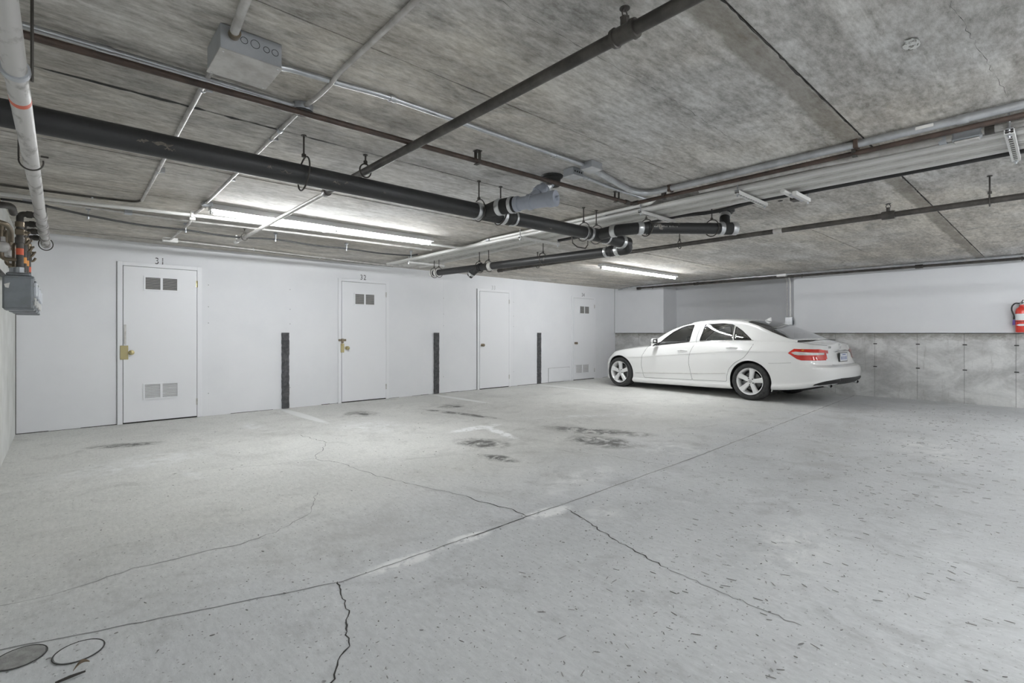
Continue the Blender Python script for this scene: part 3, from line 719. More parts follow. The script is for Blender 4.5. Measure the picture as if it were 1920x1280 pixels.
for x, r in ((.535, .0125), (.575, .0165), (.617, .0115), (.650, .0125)):
    MB().tube([(x+r*math.cos(a), by0-.0005, 2.332+r*math.sin(a)-(.006 if x > .6 else 0)) for a in np.linspace(0, 2*PI, 25)[:-1]], .0011, 5, closed=True).build('knockout', 'collar', t)
for x, y in ((bx0+.012, by0+.012), (bx1-.012, by0+.012), (bx0+.012, by1-.012), (bx1-.012, by1-.012)):
    MB().cyl((x, y, 2.2665), (x, y, 2.2685), .004, 8).build('screw', 'chrome', t)
def conduit_with_straps(name, label, path, r, m, straps, axx, grp=None, rb=.05):
    t = run(name, label, 'conduit', path, r, m, grp, rb=rb)
    for (x, y) in straps: strap(t, x, y, r, axx, path[0][2])
    return t
t = run('thin_conduit', 'thick dull conduit entering the near face of the large junction box', 'conduit', [(.48, -3, 2.352), (.48, 1.9, 2.352), (.495, 2.15, 2.338), (.50, 2.167, 2.335)], .0165, 'galv2')
sleeve(t, (.498, 2.152, 2.337), (0, 1, 0), .020, .03, 'dkbrass', 'lock_nut')
t = conduit_with_straps('thin_conduit', 'thin dull conduit leaving the far side of large junction box', [(.497, 2.394, 2.335), (.499, 2.62, 2.356), (.505, 3.2, 2.356), (.532, 5.50, 2.356)], .0115, 'galv2', ((.500, 2.74), (.516, 4.35)), 'y', rb=.1)
sleeve(t, (.497, 2.405, 2.337), (0, 1, .09), .016, .022, 'galv', 'lock_nut')
t = conduit_with_straps('thin_conduit', 'thin dull conduit crossing the silver one to the round ceiling box', [(.932, -3, 2.356), (.932, 2.20, 2.356), (.932, 2.29, 2.340), (.935, 2.45, 2.340), (.935, 2.625, 2.352)], .0115, 'galv2', ((.932, 1.2),), 'y')
t = conduit_with_straps('thin_conduit', 'thin dull conduit from round box to the fluorescent strip light', [(.937, 2.71, 2.356), (.945, 3.2, 2.356), (.975, 5.22, 2.356)], .0115, 'galv2', ((.945, 3.22), (.960, 4.3)), 'y')
sleeve(t, (.943, 3.05, 2.356), (0, 1, 0), .015, .04, 'jbox')
t = run('thin_conduit', 'short dull conduit from strip light over the wall cables', 'conduit', [(.985, 5.36, 2.356), (.985, 5.62, 2.356), (.962, 5.82, 2.345), (.985, 6.05, 2.315), (1.01, 7.5, 2.345)], .0125, 'galv2', rb=.1)
MB().box(.95, 1.03, 5.20, 5.29, ZC-.03, ZC-.0005, .003).build('connector_box', 'jbox', t); MB().box(.93, 1.09, 7.46, 7.52, 2.315, ZC-.0005, .004).build('wall_box', 'whitecond', t)
MB().box(.94, .99, 5.78, 5.80, 2.30, ZC-.0005).build('hanger_clip', 'whitecond', t)
t = run('steel_conduit', 'silver conduit from the large junction box to the two small boxes', 'conduit', [(.676, 2.302, 2.338), (.76, 2.302, 2.352), (1.02, 2.275, 2.352), (1.12, 2.257, 2.352), (1.24, 2.250, 2.352), (2.0, 2.245, 2.352), (2.70, 2.238, 2.352)], .0135, 'galv', rb=.08)
sleeve(t, (.685, 2.302, 2.339), (1, 0, 0), .0175, .018, 'galv', 'lock_nut'); strap(t, 1.23, 2.25, .0135, 'x', 2.352); strap(t, 2.42, 2.242, .0135, 'x', 2.352); sleeve(t, (1.23, 2.251, 2.352), (1, 0, 0), .0165, .03, 'galv')
t = thing('small_junction_box', 'small grey box on the ceiling nearer the viewer of two', 'junction box', (2.76, 2.20, 2.32))
MB().box(2.70, 2.815, 2.165, 2.265, 2.325, ZC-.0005, .002).build('box', 'jbox', t); MB().box(2.698, 2.817, 2.163, 2.267, 2.321, 2.326).build('cover', 'galv', t)
t = thing('small_junction_box', 'small grey box with knockouts beside the nearer ceiling box', 'junction box', (2.76, 2.36, 2.32))
MB().box(2.715, 2.830, 2.345, 2.440, 2.318, ZC-.0005, .002).build('box', 'jbox', t); MB().box(2.713, 2.832, 2.343, 2.442, 2.314, 2.319).build('cover', 'galv', t)
for k in range(4): MB().cyl((2.735+.024*k, 2.3455, 2.342), (2.735+.024*k, 2.3435, 2.342), .007, 10).build('knockout', 'collar', t)
t = run('steel_conduit', 'silver conduit from small boxes curving along the cable bundle', 'conduit', [(2.815, 2.24, 2.343), (3.10, 2.30, 2.343), (3.45, 2.37, 2.343), (3.63, 2.33, 2.343), (3.645, 2.0, 2.343), (3.64, 1.0, 2.343), (3.64, -3.0, 2.343)], .0235, 'galv', rb=.18)
for x, y in ((3.645, 2.12), (3.64, .85)):
    MB().box(x-.029, x+.029, y-.012, y+.012, 2.316, 2.3695, .002).build('clamp', 'rust', t)
sleeve(t, (3.64, .36, 2.342), (0, 1, 0), .0255, .05, 'galv'); MB().box(3.614, 3.6165, .48, .56, 2.334, 2.352).build('paper_tag', 'whitecond', t)
t = run('steel_conduit', 'thinner silver conduit from small boxes up to the rusty pipe', 'conduit', [(2.83, 2.395, 2.348), (3.2, 2.43, 2.348), (3.60, 2.44, 2.348), (3.86, 2.44, 2.348)], .0125, 'galv')
strap(t, 2.95, 2.405, .0125, 'x', 2.348); sleeve(t, (3.2, 2.43, 2.348), (1, 0, 0), .0155, .04, 'galv')

# ---- black edge line, white conduit and sagging cable near the door wall
t = run('thin_conduit', 'thin black conduit from left wall to the end of dull conduit', 'conduit', [(XL+.002, 5.68, 2.358), (.20, 5.66, 2.358), (.50, 5.60, 2.358), (.533, 5.48, 2.357)], .0095, 'steelblack')
strap(t, .20, 5.66, .0095, 'x', 2.358)
t = run('white_conduit', 'white conduit below the strip light turning beside the cable bundle', 'conduit', [(XL+.002, 5.93, 2.335), (.862, 5.74, 2.335), (2.2, 5.60, 2.335), (4.05, 5.50, 2.335), (4.02, 5.1, 2.335), (3.94, 4.85, 2.335), (3.93, 3.4, 2.335), (3.89, 2.46, 2.335), (3.86, 2.40, 2.350)], .0165, 'whitecond', rb=.16)
for x, y in ((.95, 5.725), (2.2, 5.60), (3.45, 5.53)):
    MB().box(x-.012, x+.012, y-.02, y+.02, 2.312, ZC-.0005, .002).build('beam_clamp', 'whitecond', t)
for y in (4.78, 3.0): sleeve(t, (3.93, y, 2.335), (0, 1, 0), .0195, .05, 'galv')
t = run('grey_conduit', 'grey conduit on the ceiling just behind the white conduit', 'conduit', [(XL+.002, 6.03, 2.345), (.85, 6.10, 2.345), (2.0, 6.0, 2.345), (3.86, 5.95, 2.345)], .0135, 'galv2')
for x in (-.22, .48): MB().box(x-.03, x+.03, 6.03, 6.09, 2.325, ZC-.0005, .003).build('strap', 'jbox', t)
cab = [(XL+.002, 6.05, 2.315), (-.19, 6.06, 2.318), (.19, 6.24, 2.298), (.60, 6.36, 2.285), (1.0, 6.38, 2.298), (1.45, 6.42, 2.280), (1.89, 6.28, 2.298), (2.35, 6.36, 2.285), (2.80, 6.36, 2.298), (3.3, 6.38, 2.285), (3.75, 6.32, 2.296), (3.88, 6.36, 2.33)]
t = run('sagging_cable', 'black cable sagging between clips near the door wall', 'cable', cab, .0105, 'blackcable', rb=.25, part='cable')
for x, y in ((.19, 6.24), (1.0, 6.38), (1.89, 6.28), (2.80, 6.36), (3.75, 6.32)):
    b = MB().box(x-.003, x+.003, y-.015, y+.015, 2.292, ZC-.0005); b.box(x-.018, x+.018, y-.016, y+.016, ZC-.02, ZC-.0005); b.cyl((x, y, 2.265), (x, y, 2.288), .009, 8)
    b.build('clip', 'jbox', t)
t = run('wall_edge_conduit', 'pale thin conduit along the ceiling edge above doors 31 and 32', 'conduit', [(1.03, 7.50, 2.340), (2.0, 7.60, 2.345), (4.35, 7.84, 2.345)], .012, 'galv2')
strap(t, 2.0, 7.6, .012, 'x', 2.345)
t = run('wall_edge_conduit', 'dark thin conduit along the ceiling edge beyond the pale one', 'conduit', [(1.03, 7.60, 2.352), (2.0, 7.70, 2.352), (4.35, 7.94, 2.352)], .010, 'steelblack')
strap(t, 3.0, 7.80, .01, 'x', 2.352)

# ---- cable bundle on struts
def fan(k, n, y):
    """x of cable k at distance y: the bundle spreads towards the door wall"""
    w_ = .37 if y < 3.4 else .37+.24*min(1, (y-3.4)/3.6)
    x0 = 3.965 if y > 2 else 3.95
    return x0+w_*k/(n-1)
NC = 9
cl = ('leftmost cable', 'second cable from the left', 'third cable from the left', 'fourth cable from the left', 'middle cable',
      'fourth cable from the right', 'third cable from the right', 'second cable from the right', 'rightmost cable')
for k in range(NC):
    ys = [-3.0, 0, .6, 1.2, 2.0, 2.9, 3.4, 4.4, 5.4, 6.3, 7.1, 7.42]
    pts = [(fan(k, NC, y)+(random.uniform(-.004, .004) if y > 0 else 0), y, 2.310+random.uniform(-.003, .003)) for y in ys]
    r = .022 if k == 0 else random.uniform(.0150, .0175)
    pp = [Vector(p) for p in pts]; o = MB().tube(pp, r, 10).build('armoured_cable', ('whitecond', 'cable', 'galv2', 'cable', 'whitecond', 'cable', 'galv2', 'cable', 'whitecond')[k], None, SM, True)
    tag(o, 'grey armoured cable on the ceiling struts, '+cl[k]+' of the bundle', 'cable', 'armoured cables of the bundle')
o = MB().tube(bend([(4.39, -3, 2.300), (4.39, .9, 2.300), (4.385, 1.4, 2.298), (4.39, 1.75, 2.304), (4.385, 2.1, 2.27), (4.385, 2.5, 2.304), (4.42, 3.2, 2.28), (4.48, 4.1, 2.300)], .2), .017, 10).build('black_cable', 'blackcable', None, SM, True)
tag(o, 'black cable drooping along the right edge of the cable bundle', 'cable')
t = run('large_conduit', 'larger grey conduit bending in beside the cable bundle at right', 'conduit', [(3.86, -3, 2.318), (3.86, .45, 2.318), (3.875, .80, 2.325), (3.895, 1.15, 2.345), (3.895, 2.0, 2.347)], .0205, 'galv2', rb=.2)
MB().box(3.835, 3.895, .30, .43, 2.287, 2.345, .010).build('pull_body', 'jbox', t); MB().box(3.838, 3.892, .31, .42, 2.279, 2.290, .004).build('pull_cover', 'galv2', t)
sleeve(t, (3.86, .27, 2.318), (0, 1, 0), .026, .04, 'steelblack', 'lock_nut'); sleeve(t, (3.868, .47, 2.318), (.1, 1, 0), .025, .035, 'jbox', 'lock_nut')
sl = ('nearest steel strut under the cable bundle at the right edge', 'perforated strut under the cables beside the white bracket', 'perforated strut under the cables by the angled drain branch',
      'perforated strut under the cables before the strip lights', 'perforated strut under the cables nearest the door wall')
for i, (y, xa, xb) in enumerate(((.19, 3.80, 4.44), (1.69, 3.88, 4.44), (2.55, 3.86, 4.44), (4.16, 3.88, 4.54), (6.75, 3.95, 4.62))):
    t = thing('cable_strut', sl[i], 'strut', (xa, y, 2.255), 'struts carrying the cable bundle')
    b = MB()
    b.box(xa, xb, y-.020, y-.017, 2.258, 2.280); b.box(xa, xb, y+.017, y+.020, 2.258, 2.280)
    x = xa; n = int((xb-xa)/.044)
    for k in range(n):
        x0 = xa+(xb-xa)*k/n; x1 = xa+(xb-xa)*(k+1)/n
        b.box(x0, x0+.016, y-.020, y+.020, 2.255, 2.258); b.box(x0+.016, x1, y-.020, y-.009, 2.255, 2.258); b.box(x0+.016, x1, y+.009, y+.020, 2.255, 2.258)
    b.build('channel', 'whitecond', t)
    MB().box(xa+.001, xb-.001, y-.0165, y+.0165, 2.2665, 2.270).build('channel_inside', 'steelblack', t)
    for x in (xa+.014, xb-.014):
        c = MB().cyl((x, y, 2.235), (x, y, ZC-.0005), .0055, 8); c.cyl((x, y, 2.245), (x, y, 2.255), .011, 6); c.box(x-.016, x+.016, y-.016, y+.016, 2.280, 2.286)
        c.build('threaded_rod', 'galv', t)
t = thing('cable_bracket', 'white bracket with a short tube bolted under the cable bundle', 'bracket', (4.25, 1.38, 2.20))
MB().box(4.12, 4.44, 1.345, 1.375, 2.225, 2.255, .002).build('channel', 'whitecond', t)
MB().cyl((4.08, 1.43, 2.262), (4.30, 1.43, 2.262), .017, 12).build('tube_piece', 'whitecond', t, SM)
MB().box(4.16, 4.42, 1.38, 1.41, 2.235, 2.250, .002).build('flange', 'galv', t)
MB().box(4.32, 4.40, 1.41, 1.46, 2.235, 2.29, .003).build('clamp', 'steelblack', t); MB().cyl((4.425, 1.36, 2.21), (4.425, 1.36, ZC-.0005), .006, 8).build('threaded_rod', 'galv', t)

# ---- weathered gas pipe near the left wall (it passes below the black drain), tees, rungs, drops and meters
GX, GZ = -.107, 2.0
t = thing('gas_main_pipe', 'weathered grey pipe with ring collars along the left wall', 'pipe', (GX, 4.0, 1.97))
MB().tube([(GX, -3.0, GZ), (GX, 5.27, GZ)], .0295, 20).build('pipe', 'gaspipe', t, SM)
MB().tube([(GX, 5.27, GZ), (GX, 6.38, GZ)], .0255, 16).build('pipe', 'gaspipe', t, SM)
sleeve(t, (GX, 2.19, GZ), (0, 1, 0), .0355, .03, 'jbox', 'union_ring')
for y in (4.82, 5.23, 5.59, 5.95, 6.31):
    MB().lathe([(-.048, .029), (-.048, .036), (-.032, .037), (-.030, .033), (.030, .033), (.032, .037), (.048, .036), (.048, .029)], (GX, y, GZ), (0, 1, 0), 16).build('tee', 'gaspipe', t, SM)
MB().cyl((GX, 2.44, GZ), (GX, 2.475, GZ), .0301, 20).build('paint_ring', 'redband', t, SM)
b = MB(); R = .043; y = 3.31
b.tube([Vector((GX+R*math.cos(a), y, GZ+R*math.sin(a))) for a in np.linspace(PI*.08, -PI*1.08, 22)], .0038, 6); b.cyl((GX-R, y, GZ+.01), (GX-R, y, ZC), .004, 6)
b.cyl((GX+R-.01, y, GZ+.03), (GX+R+.018, y, GZ+.03), .005, 6); b.build('u_bolt', 'rod', t)
hanger(t, GX, 6.35, GZ, .036, 'y'); MB().cyl((GX+.036, 2.26, GZ), (GX+.036, 2.26, ZC), .005, 6).build('hanger_rod', 'rod', t)
gl = ('nearest grey gas meter in the row on the left wall', 'second grey gas meter from the viewer on the left wall', 'third grey gas meter from the viewer on the left wall', 'farthest grey gas meter in the row, by the wall corner')
pl_ = ('nearest black gas drop pipe with a red band above the meters', 'second black gas drop pipe with an orange band', 'third black gas drop pipe with an orange band', 'farthest black gas drop pipe with a red band by the corner')
for i, y in enumerate((4.82, 5.23, 5.59, 5.95)):
    DX = -.212
    p = thing('gas_drop_pipe', pl_[i], 'pipe', (DX, y, 1.62), 'gas drop pipes')
    MB().tube(bend([(GX-.030, y, GZ), (DX, y, GZ), (DX, y, 1.632)], .030), .0195, 12).build('pipe', 'steelblack', p, SM)
    sleeve(p, (-.165, y, GZ), (1, 0, 0), .0235, .03, 'steelblack'); sleeve(p, (DX, y, 1.925), (0, 0, 1), .024, .035, 'dkbrass'); sleeve(p, (DX, y, 1.815), (0, 0, 1), .0245, .04, 'steelblack')
    v = MB().box(DX-.024, DX+.024, y-.024, y+.024, 1.852, 1.893, .005); v.cyl((DX+.024, y, 1.872), (DX+.05, y, 1.872), .007, 8); v.box(DX+.044, DX+.052, y-.04, y+.01, 1.868, 1.877, .002); v.build('valve', 'dkbrass', p)
    MB().cyl((DX, y, 1.715-.016*(i % 2)), (DX, y, 1.760-.016*(i % 2)), .0204, 14).build('colour_band', 'redband' if i in (0, 3) else 'orange', p, SM)
    MB().tube(bend([(DX, y, 1.68), (-.30, y, 1.68), (-.30, y, 1.935), (XL+.003, y, 1.935)], .028), .0125, 10).build('return_pipe', 'dkbrass', p, SM)
    rg = MB().lathe([(0, .012), (.008, .033), (.018, .038), (.028, .033), (.036, .013)], (-.292, y-.036, 1.76), (0, 1, 0), 16); rg.cyl((-.292, y-.016, 1.797), (-.292, y-.016, 1.828), .013, 10); rg.build('regulator', 'gaspipe', p, SM)
    sleeve(p, (-.30, y, 1.895), (0, 0, 1), .019, .04, 'dkbrass')
    MB().tube(bend([(-.245, y+.05, 1.635), (-.245, y+.05, 1.80), (-.18, y+.05, 1.80), (-.165, y+.05, 1.83)], .025), .009, 8).build('bypass_pipe', 'dkbrass', p, SM)
    m_ = thing('gas_meter', gl[i], 'gas meter', (-.22, y, 1.332), 'gas meters on the left wall')
    x0, x1 = -.293, -.143
    MB().box(x0, x1, y-.08, y+.08, 1.336, 1.566, .011).build('case', 'meter', m_)
    MB().box(x0+.008, x1+.005, y-.085, y+.085, 1.332, 1.350, .005).build('bottom_flange', 'meter', m_)
    MB().box(x0+.008, x1+.005, y-.085, y+.085, 1.550, 1.566, .005).build('top_flange', 'meter', m_)
    MB().box(x0+.016, x1-.010, y-.065, y+.065, 1.562, 1.590, .010).build('top_cover', 'meter', m_)
    for xx, yy in ((DX, y), (-.245, y+.05)): MB().cyl((xx, yy, 1.586), (xx, yy, 1.630), .022, 8).build('port_nut', 'jbox', m_)
    MB().box(x1-.002, x1+.019, y-.056, y+.048, 1.43, 1.525, .005).build('index_box', 'dial', m_)
    MB().box(x1, x1+.013, y-.048, y+.048, 1.368, 1.42, .003).build('name_plate', 'whitecond', m_)
    for yy in (-.068, .068):
        for z in (1.40, 1.50): MB().cyl((x1-.002, y+yy, z), (x1+.007, y+yy, z), .0065, 6).build('bolt', 'jbox', m_)
    if i == 0:
        MB().prism([(-.284, 1.505), (-.256, 1.517), (-.262, 1.48), (-.278, 1.484)], 1, y-.0812, y-.0802).build('paper_label', 'whitecond', m_)
p = thing('gas_meter_rail', 'dark horizontal pipes behind the meters along the left wall', 'pipe', (-.366, 5.4, 1.65))
for z, r in ((1.935, .020), (1.665, .018)):
    MB().tube([(-.366, 4.25, z), (-.366, 6.4, z)], r, 12).build('pipe', 'steelblack', p, SM)
for y in (4.45, 4.65, 5.0, 5.4): sleeve(p, (-.366, y, 1.935), (0, 1, 0), .025, .04, 'dkbrass', 'tee')
MB().tube(bend([(-.366, 4.30, 1.935), (-.27, 4.36, 1.965), (-.235, 4.5, 1.985), (-.235, 4.65, 1.97)], .05), .021, 12).build('elbow', 'steelblack', p, SM)
MB().tube(bend([(-.366, 4.45, 1.88), (-.26, 4.48, 1.87), (-.245, 4.60, 1.85), (-.25, 4.72, 1.80)], .04), .016, 12).build('elbow', 'dkbrass', p, SM)
o = MB().tube(bend([(XL+.004, 4.55, 2.06), (-.335, 4.6, 2.09), (-.30, 4.7, 2.07), (-.31, 4.76, 2.02)], .04), .005, 6).build('copper_wire', 'brass', None, SM, True)
tag(o, 'bare copper ground wire curling on the left wall by ceiling', 'wire')

# ---- pipes along the top of the right wall and the drop to the outlet box
t = run('wall_conduit', 'silver conduit along the ceiling edge over the right wall', 'conduit', [(11.12, 8.0, 2.34), (10.95, 7.75, 2.34), (10.74, 7.30, 2.345), (10.70, 6.4, 2.345), (10.72, -3.0, 2.345)], .017, 'galv', rb=.3)
for y in (5.6, 2.9, 1.0): sleeve(t, (10.715, y, 2.345), (0, 1, 0), .021, .05, 'galv2')
for y in (4.3, 2.0, .6): strap(t, 10.715, y, .017, 'y', 2.345)
t = thing('wall_sprinkler_pipe', 'dark sprinkler pipe below the conduit along the right wall top', 'pipe', (10.78, 3.0, 2.28))
MB().tube([(10.78, 7.12, 2.305), (10.78, -3.0, 2.305)], .0215, 12).build('pipe', 'steelblack', t, SM)
MB().cyl((10.78, 7.09, 2.305), (10.78, 7.19, 2.305), .036, 14).build('end_cap', 'steelblack', t, SM)
for y in (1.62, 5.62): 
    MB().lathe([(-.05, .026), (-.05, .034), (.05, .034), (.05, .026)], (10.78, y, 2.305), (0, 1, 0), 14).build('tee', 'steelblack', t, SM)
    MB().cyl((10.78, y, 2.32), (10.78, y, 2.355), .012, 8).build('sprinkler_head', 'steelblack', t)
for y in (6.75, 3.42, .40): hanger(t, 10.78, y, 2.305, .022, 'y')
t = thing('wall_outlet_conduit', 'twin grey conduits dropping to a box beside the wall recess', 'conduit', (11.09, 3.72, 1.27))
MB().tube(bend([(10.72, 3.72, 2.32), (10.95, 3.73, 2.32), (11.06, 3.735, 2.27), (11.09, 3.735, 2.17), (11.09, 3.735, 1.50)], .1), .015, 10).build('pipe', 'whitecond', t, SM)
MB().tube(bend([(10.72, 3.95, 2.33), (10.95, 3.85, 2.325), (11.07, 3.80, 2.27), (11.09, 3.795, 2.17), (11.09, 3.795, 1.50)], .1), .010, 10).build('pipe', 'galv2', t, SM)
MB().box(11.055, 11.125, 3.69, 3.825, 1.295, 1.505, .006).build('box', 'jbox', t); MB().box(11.049, 11.056, 3.695, 3.820, 1.30, 1.50, .003).build('cover', 'galv', t)
MB().box(11.12, RX-.001, 3.70, 3.80, 1.36, 1.44).build('mount_bracket', 'jbox', t)
MB().box(10.69, 10.78, 3.68, 3.86, 2.31, 2.365, .004).build('conduit_tee', 'whitecond', t)

# ---- fire extinguisher on the right wall
t = thing('fire_extinguisher', 'red fire extinguisher with black hose hung on the right wall', 'fire extinguisher', (11.05, .42, 1.19))
ex, ey = 11.045, .415
MB().lathe([(0, .050), (.008, .066), (.02, .070), (.33, .070), (.37, .060), (.395, .035), (.41, .022), (.43, .022)], (ex, ey, 1.185), (0, 0, 1), 28).build('cylinder', 'red', t, SM)
MB().lathe([(0, .0705), (.0, .0712), (.10, .0712), (.10, .0705)], (ex, ey, 1.375), (0, 0, 1), 28).build('label', 'lab', t, SM)
MB().prism([(ey+.055, 1.30), (ey+.02, 1.318), (ey-.05, 1.316), (ey-.06, 1.30), (ey-.05, 1.288), (ey+.02, 1.286)], 0, ex-.0745, ex-.069).build('arrow_label', 'lab', t)
MB().box(ex-.02, ex+.02, ey-.02, ey+.02, 1.61, 1.66, .004).build('valve_head', 'chrome', t)
b = MB(); b.tube([(ex-.01, ey, 1.655), (ex-.08, ey-.02, 1.685)], .007, 6); b.tube([(ex-.01, ey, 1.64), (ex-.09, ey-.02, 1.645)], .007, 6); b.build('handle', 'black', t)
MB().tube(bend([(ex, ey+.02, 1.635), (ex-.005, ey+.07, 1.645), (ex-.01, ey+.105, 1.60), (ex-.01, ey+.11, 1.54), (ex-.005, ey+.085, 1.455), (ex-.005, ey+.08, 1.43)], .05), .0095, 8).build('hose', 'black', t, SM)
MB().cyl((ex-.005, ey+.082, 1.44), (ex-.005, ey+.078, 1.39), .012, 8, .016).build('nozzle', 'black', t)
MB().prism([(ey+.068, 1.385), (ey+.096, 1.385), (ey+.10, 1.30), (ey+.06, 1.305)], 0, ex-.012, ex-.002).build('tag', 'purple', t)
MB().box(ex+.06, XR-.0205, ey-.03, ey+.03, 1.30, 1.62).build('wall_bracket', 'steelblack', t)
MB().tube([(ex+.072*math.cos(a), ey+.072*math.sin(a), 1.355) for a in np.linspace(0, 2*PI, 25)[:-1]], .004, 6, closed=True).build('strap_band', 'steelblack', t)

# ---- chipped hole in the ceiling with bare aggregate
t = MB(); cx, cy = 2.60, .414
n = 14; ring0 = []; ring1 = []
for k in range(n):
    a = 2*PI*k/n; ring0.append((cx+.055*math.cos(a)*random.uniform(.7, 1.2), cy+.030*math.sin(a)*random.uniform(.7, 1.2), ZC-.0035)); ring1.append((cx+.03*math.cos(a), cy+.016*math.sin(a), ZC-.016*random.uniform(.4, 1)))
t.add(ring0+ring1+[(cx, cy, ZC-.010)], [(k, (k+1) % n, n+(k+1) % n, n+k) for k in range(n)]+[(n+k, n+(k+1) % n, 2*n) for k in range(n)])
o = t.build('concrete_spall', mat('bare_aggregate', (.80, .80, .78), .9, 0, (.16, .15, .12), 45, lo=.50, hi=.60, bmp=.8, bscale=140), ceiling)
for (xa, ya, xb_, yb_) in ((2.36, .27, 3.53, .18), (1.0, 1.35, 2.3, 1.33), (2.3, 1.33, 3.3, 1.36), (.9, 2.1, 1.6, 2.12)):
    b = MB(); n = 30
    for k in range(n+1):
        u = k/n; x = xa+(xb_-xa)*u; y = ya+(yb_-ya)*u+random.uniform(-.006, .006); wd = random.choice((.0002, .0005, .001))
        b.v += [(x, y-wd, ZC-.0042), (x, y+wd, ZC-.0042)]
    for k in range(n): b.f.append((2*k, 2*k+1, 2*k+3, 2*k+2))
    b.build('hairline', 'crack', ceiling)
for xa, xb_, yc, wmax in ((XL, 1.35, 3.085, .018), (1.35, 4.0, 3.085, .004), (XL, 4.0, 7.78, .006), (1.75, 10.5, .815, .003)):
    b = MB(); n = int((xb_-xa)/.04)
    for k in range(n+1):
        x = xa+(xb_-xa)*k/n; y = yc+random.uniform(-.003, .003); wd = .002+wmax*random.random()**2*(.4+.6*abs(math.sin(x*3.1)))
        b.v += [(x, y-wd, ZC-.0003), (x, y+wd, ZC-.0003)]
    for k in range(n): b.f.append((2*k, 2*k+1, 2*k+3, 2*k+2))
    b.build('grout_line', 'crack', ceiling)
for x, y in ((5.533, 2.417), (4.8, 1.7), (1.9, 2.72)):
    MB().lathe([(0, .022), (.003, .018), (.003, 0)], (x, y, ZC-.002), (0, 0, -1), 12).build('anchor_hole', 'crack', ceiling)

# ------------------------------------------------------------------ white saloon car (local frame: y forward from rear axle, x right, z up)
M['carpaint'] = mat('white_car_paint', (.90, .90, .89), .28, 0, coat=1.)
M['carglass'] = m_glass('tinted_car_glass', (.66, .68, .685), .07)
M['rearglass'] = m_glass('dark_rear_glass', (.25, .255, .26), .20)
M['tyre'] = mat('tyre_rubber', (.032, .032, .033), .8, 0, (.055, .055, .055), 20)
M['alloy'] = mat('silver_alloy', (.86, .86, .86), .32, .25)
M['disc'] = mat('brake_disc', (.20, .20, .20), .4, .8)
M['liner'] = mat('wheel_arch_liner', (.018, .018, .018), .9)
M['seal'] = mat('black_window_seal', (.02, .02, .02), .4)
M['cabin'] = mat('dark_cabin_trim', (.13, .135, .14), .7)
M['seat'] = mat('grey_seat_cover', (.24, .24, .24), .7)
M['redlens'] = mat('red_lamp_lens', (.62, .028, .015), .12, 0, coat=1.)
M['clearlens'] = mat('clear_lamp_lens', (.70, .68, .66), .15, .2, coat=1.)
M['amber'] = mat('amber_lens', (.80, .32, .04), .15, 0, coat=1.)
M['plate'] = mat('plate_white', (.78, .80, .84), .4); M['plateblue'] = mat('plate_lettering', (.08, .12, .35), .4)
M['lampgrey'] = mat('head_lamp_lens', (.55, .56, .57), .08, .2, coat=1.)

def smoothcurve(pts):
    P = sorted(pts); xs = np.array([p[0] for p in P]); ys = np.array([p[1] for p in P]); n = len(xs)
    h = np.diff(xs); dl = np.diff(ys)/h; m = np.zeros(n)
    m[0], m[-1] = dl[0], dl[-1]
    for i in range(1, n-1): m[i] = 0 if dl[i-1]*dl[i] <= 0 else 2*dl[i-1]*dl[i]/(dl[i-1]+dl[i])
    def f(x):
        x = np.clip(np.asarray(x, float), xs[0], xs[-1]); i = np.clip(np.searchsorted(xs, x)-1, 0, n-2)
        t = (x-xs[i])/h[i]
        return (2*t**3-3*t**2+1)*ys[i]+(t**3-2*t**2+t)*h[i]*m[i]+(-2*t**3+3*t**2)*ys[i+1]+(t**3-t**2)*h[i]*m[i+1]
    return f
Y0, Y1 = -1.25, 3.53
f_bot = smoothcurve([(-1.25, .34), (-1.1, .31), (-.8, .255), (-.45, .215), (.38, .165), (1.4, .14), (2.47, .12), (3.2, .125), (3.53, .135)])
f_rub = smoothcurve([(-1.25, .50), (-.4, .47), (.44, .44), (1.5, .38), (2.43, .325), (3.53, .31)])
f_crs = smoothcurve([(-1.25, .84), (-.6, .88), (.24, .863), (1.3, .782), (2.33, .692), (3.0, .645), (3.53, .56)])
f_blt = smoothcurve([(-1.25, .965), (-.9, 1.008), (-.5, 1.032), (0, 1.037), (.5, 1.025), (1.1, .998), (2.17, .892), (2.6, .845), (3.0, .785), (3.25, .735), (3.53, .60)])
f_dck = smoothcurve([(-1.25, 1.015), (-1.1, 1.04), (-.9, 1.062), (-.6, 1.068), (0, 1.05), (1.1, 1.01), (2.1, .975), (2.4, .945), (2.8, .90), (3.1, .845), (3.3, .79), (3.53, .66)])
f_top = smoothcurve([(-.76, 1.060), (-.6, 1.098), (-.4, 1.187), (-.2, 1.283), (0, 1.368), (.15, 1.412), (.3, 1.436), (.6, 1.452), (.9, 1.447), (1.15, 1.425), (1.4, 1.372), (1.65, 1.280), (1.85, 1.175), (2.0, 1.080), (2.12, .985)])
def f_W(y):
    y = np.asarray(y, float)
    a = np.clip((y-2.85)/.71, 0, 1); b = np.clip((-y-.60)/.67, 0, 1)
    return .922*(1-a**3.0)**(1/2.6)*(1-b**3.6)**(1/3.4)*(1-.012*np.clip((y-1)/1.5, 0, 1))
f_yr = smoothcurve([(.20, -1.02), (.30, -1.10), (.36, -1.20), (.42, -1.245), (.55, -1.25), (.62, -1.225), (.66, -1.14), (.72, -1.11), (.85, -1.075), (.95, -1.05), (1.03, -1.035), (1.1, -1.03)])
f_yf = smoothcurve([(.10, 3.55), (.2, 3.53), (.45, 3.52), (.55, 3.47), (.66, 3.38), (.78, 3.28), (.9, 3.2)])
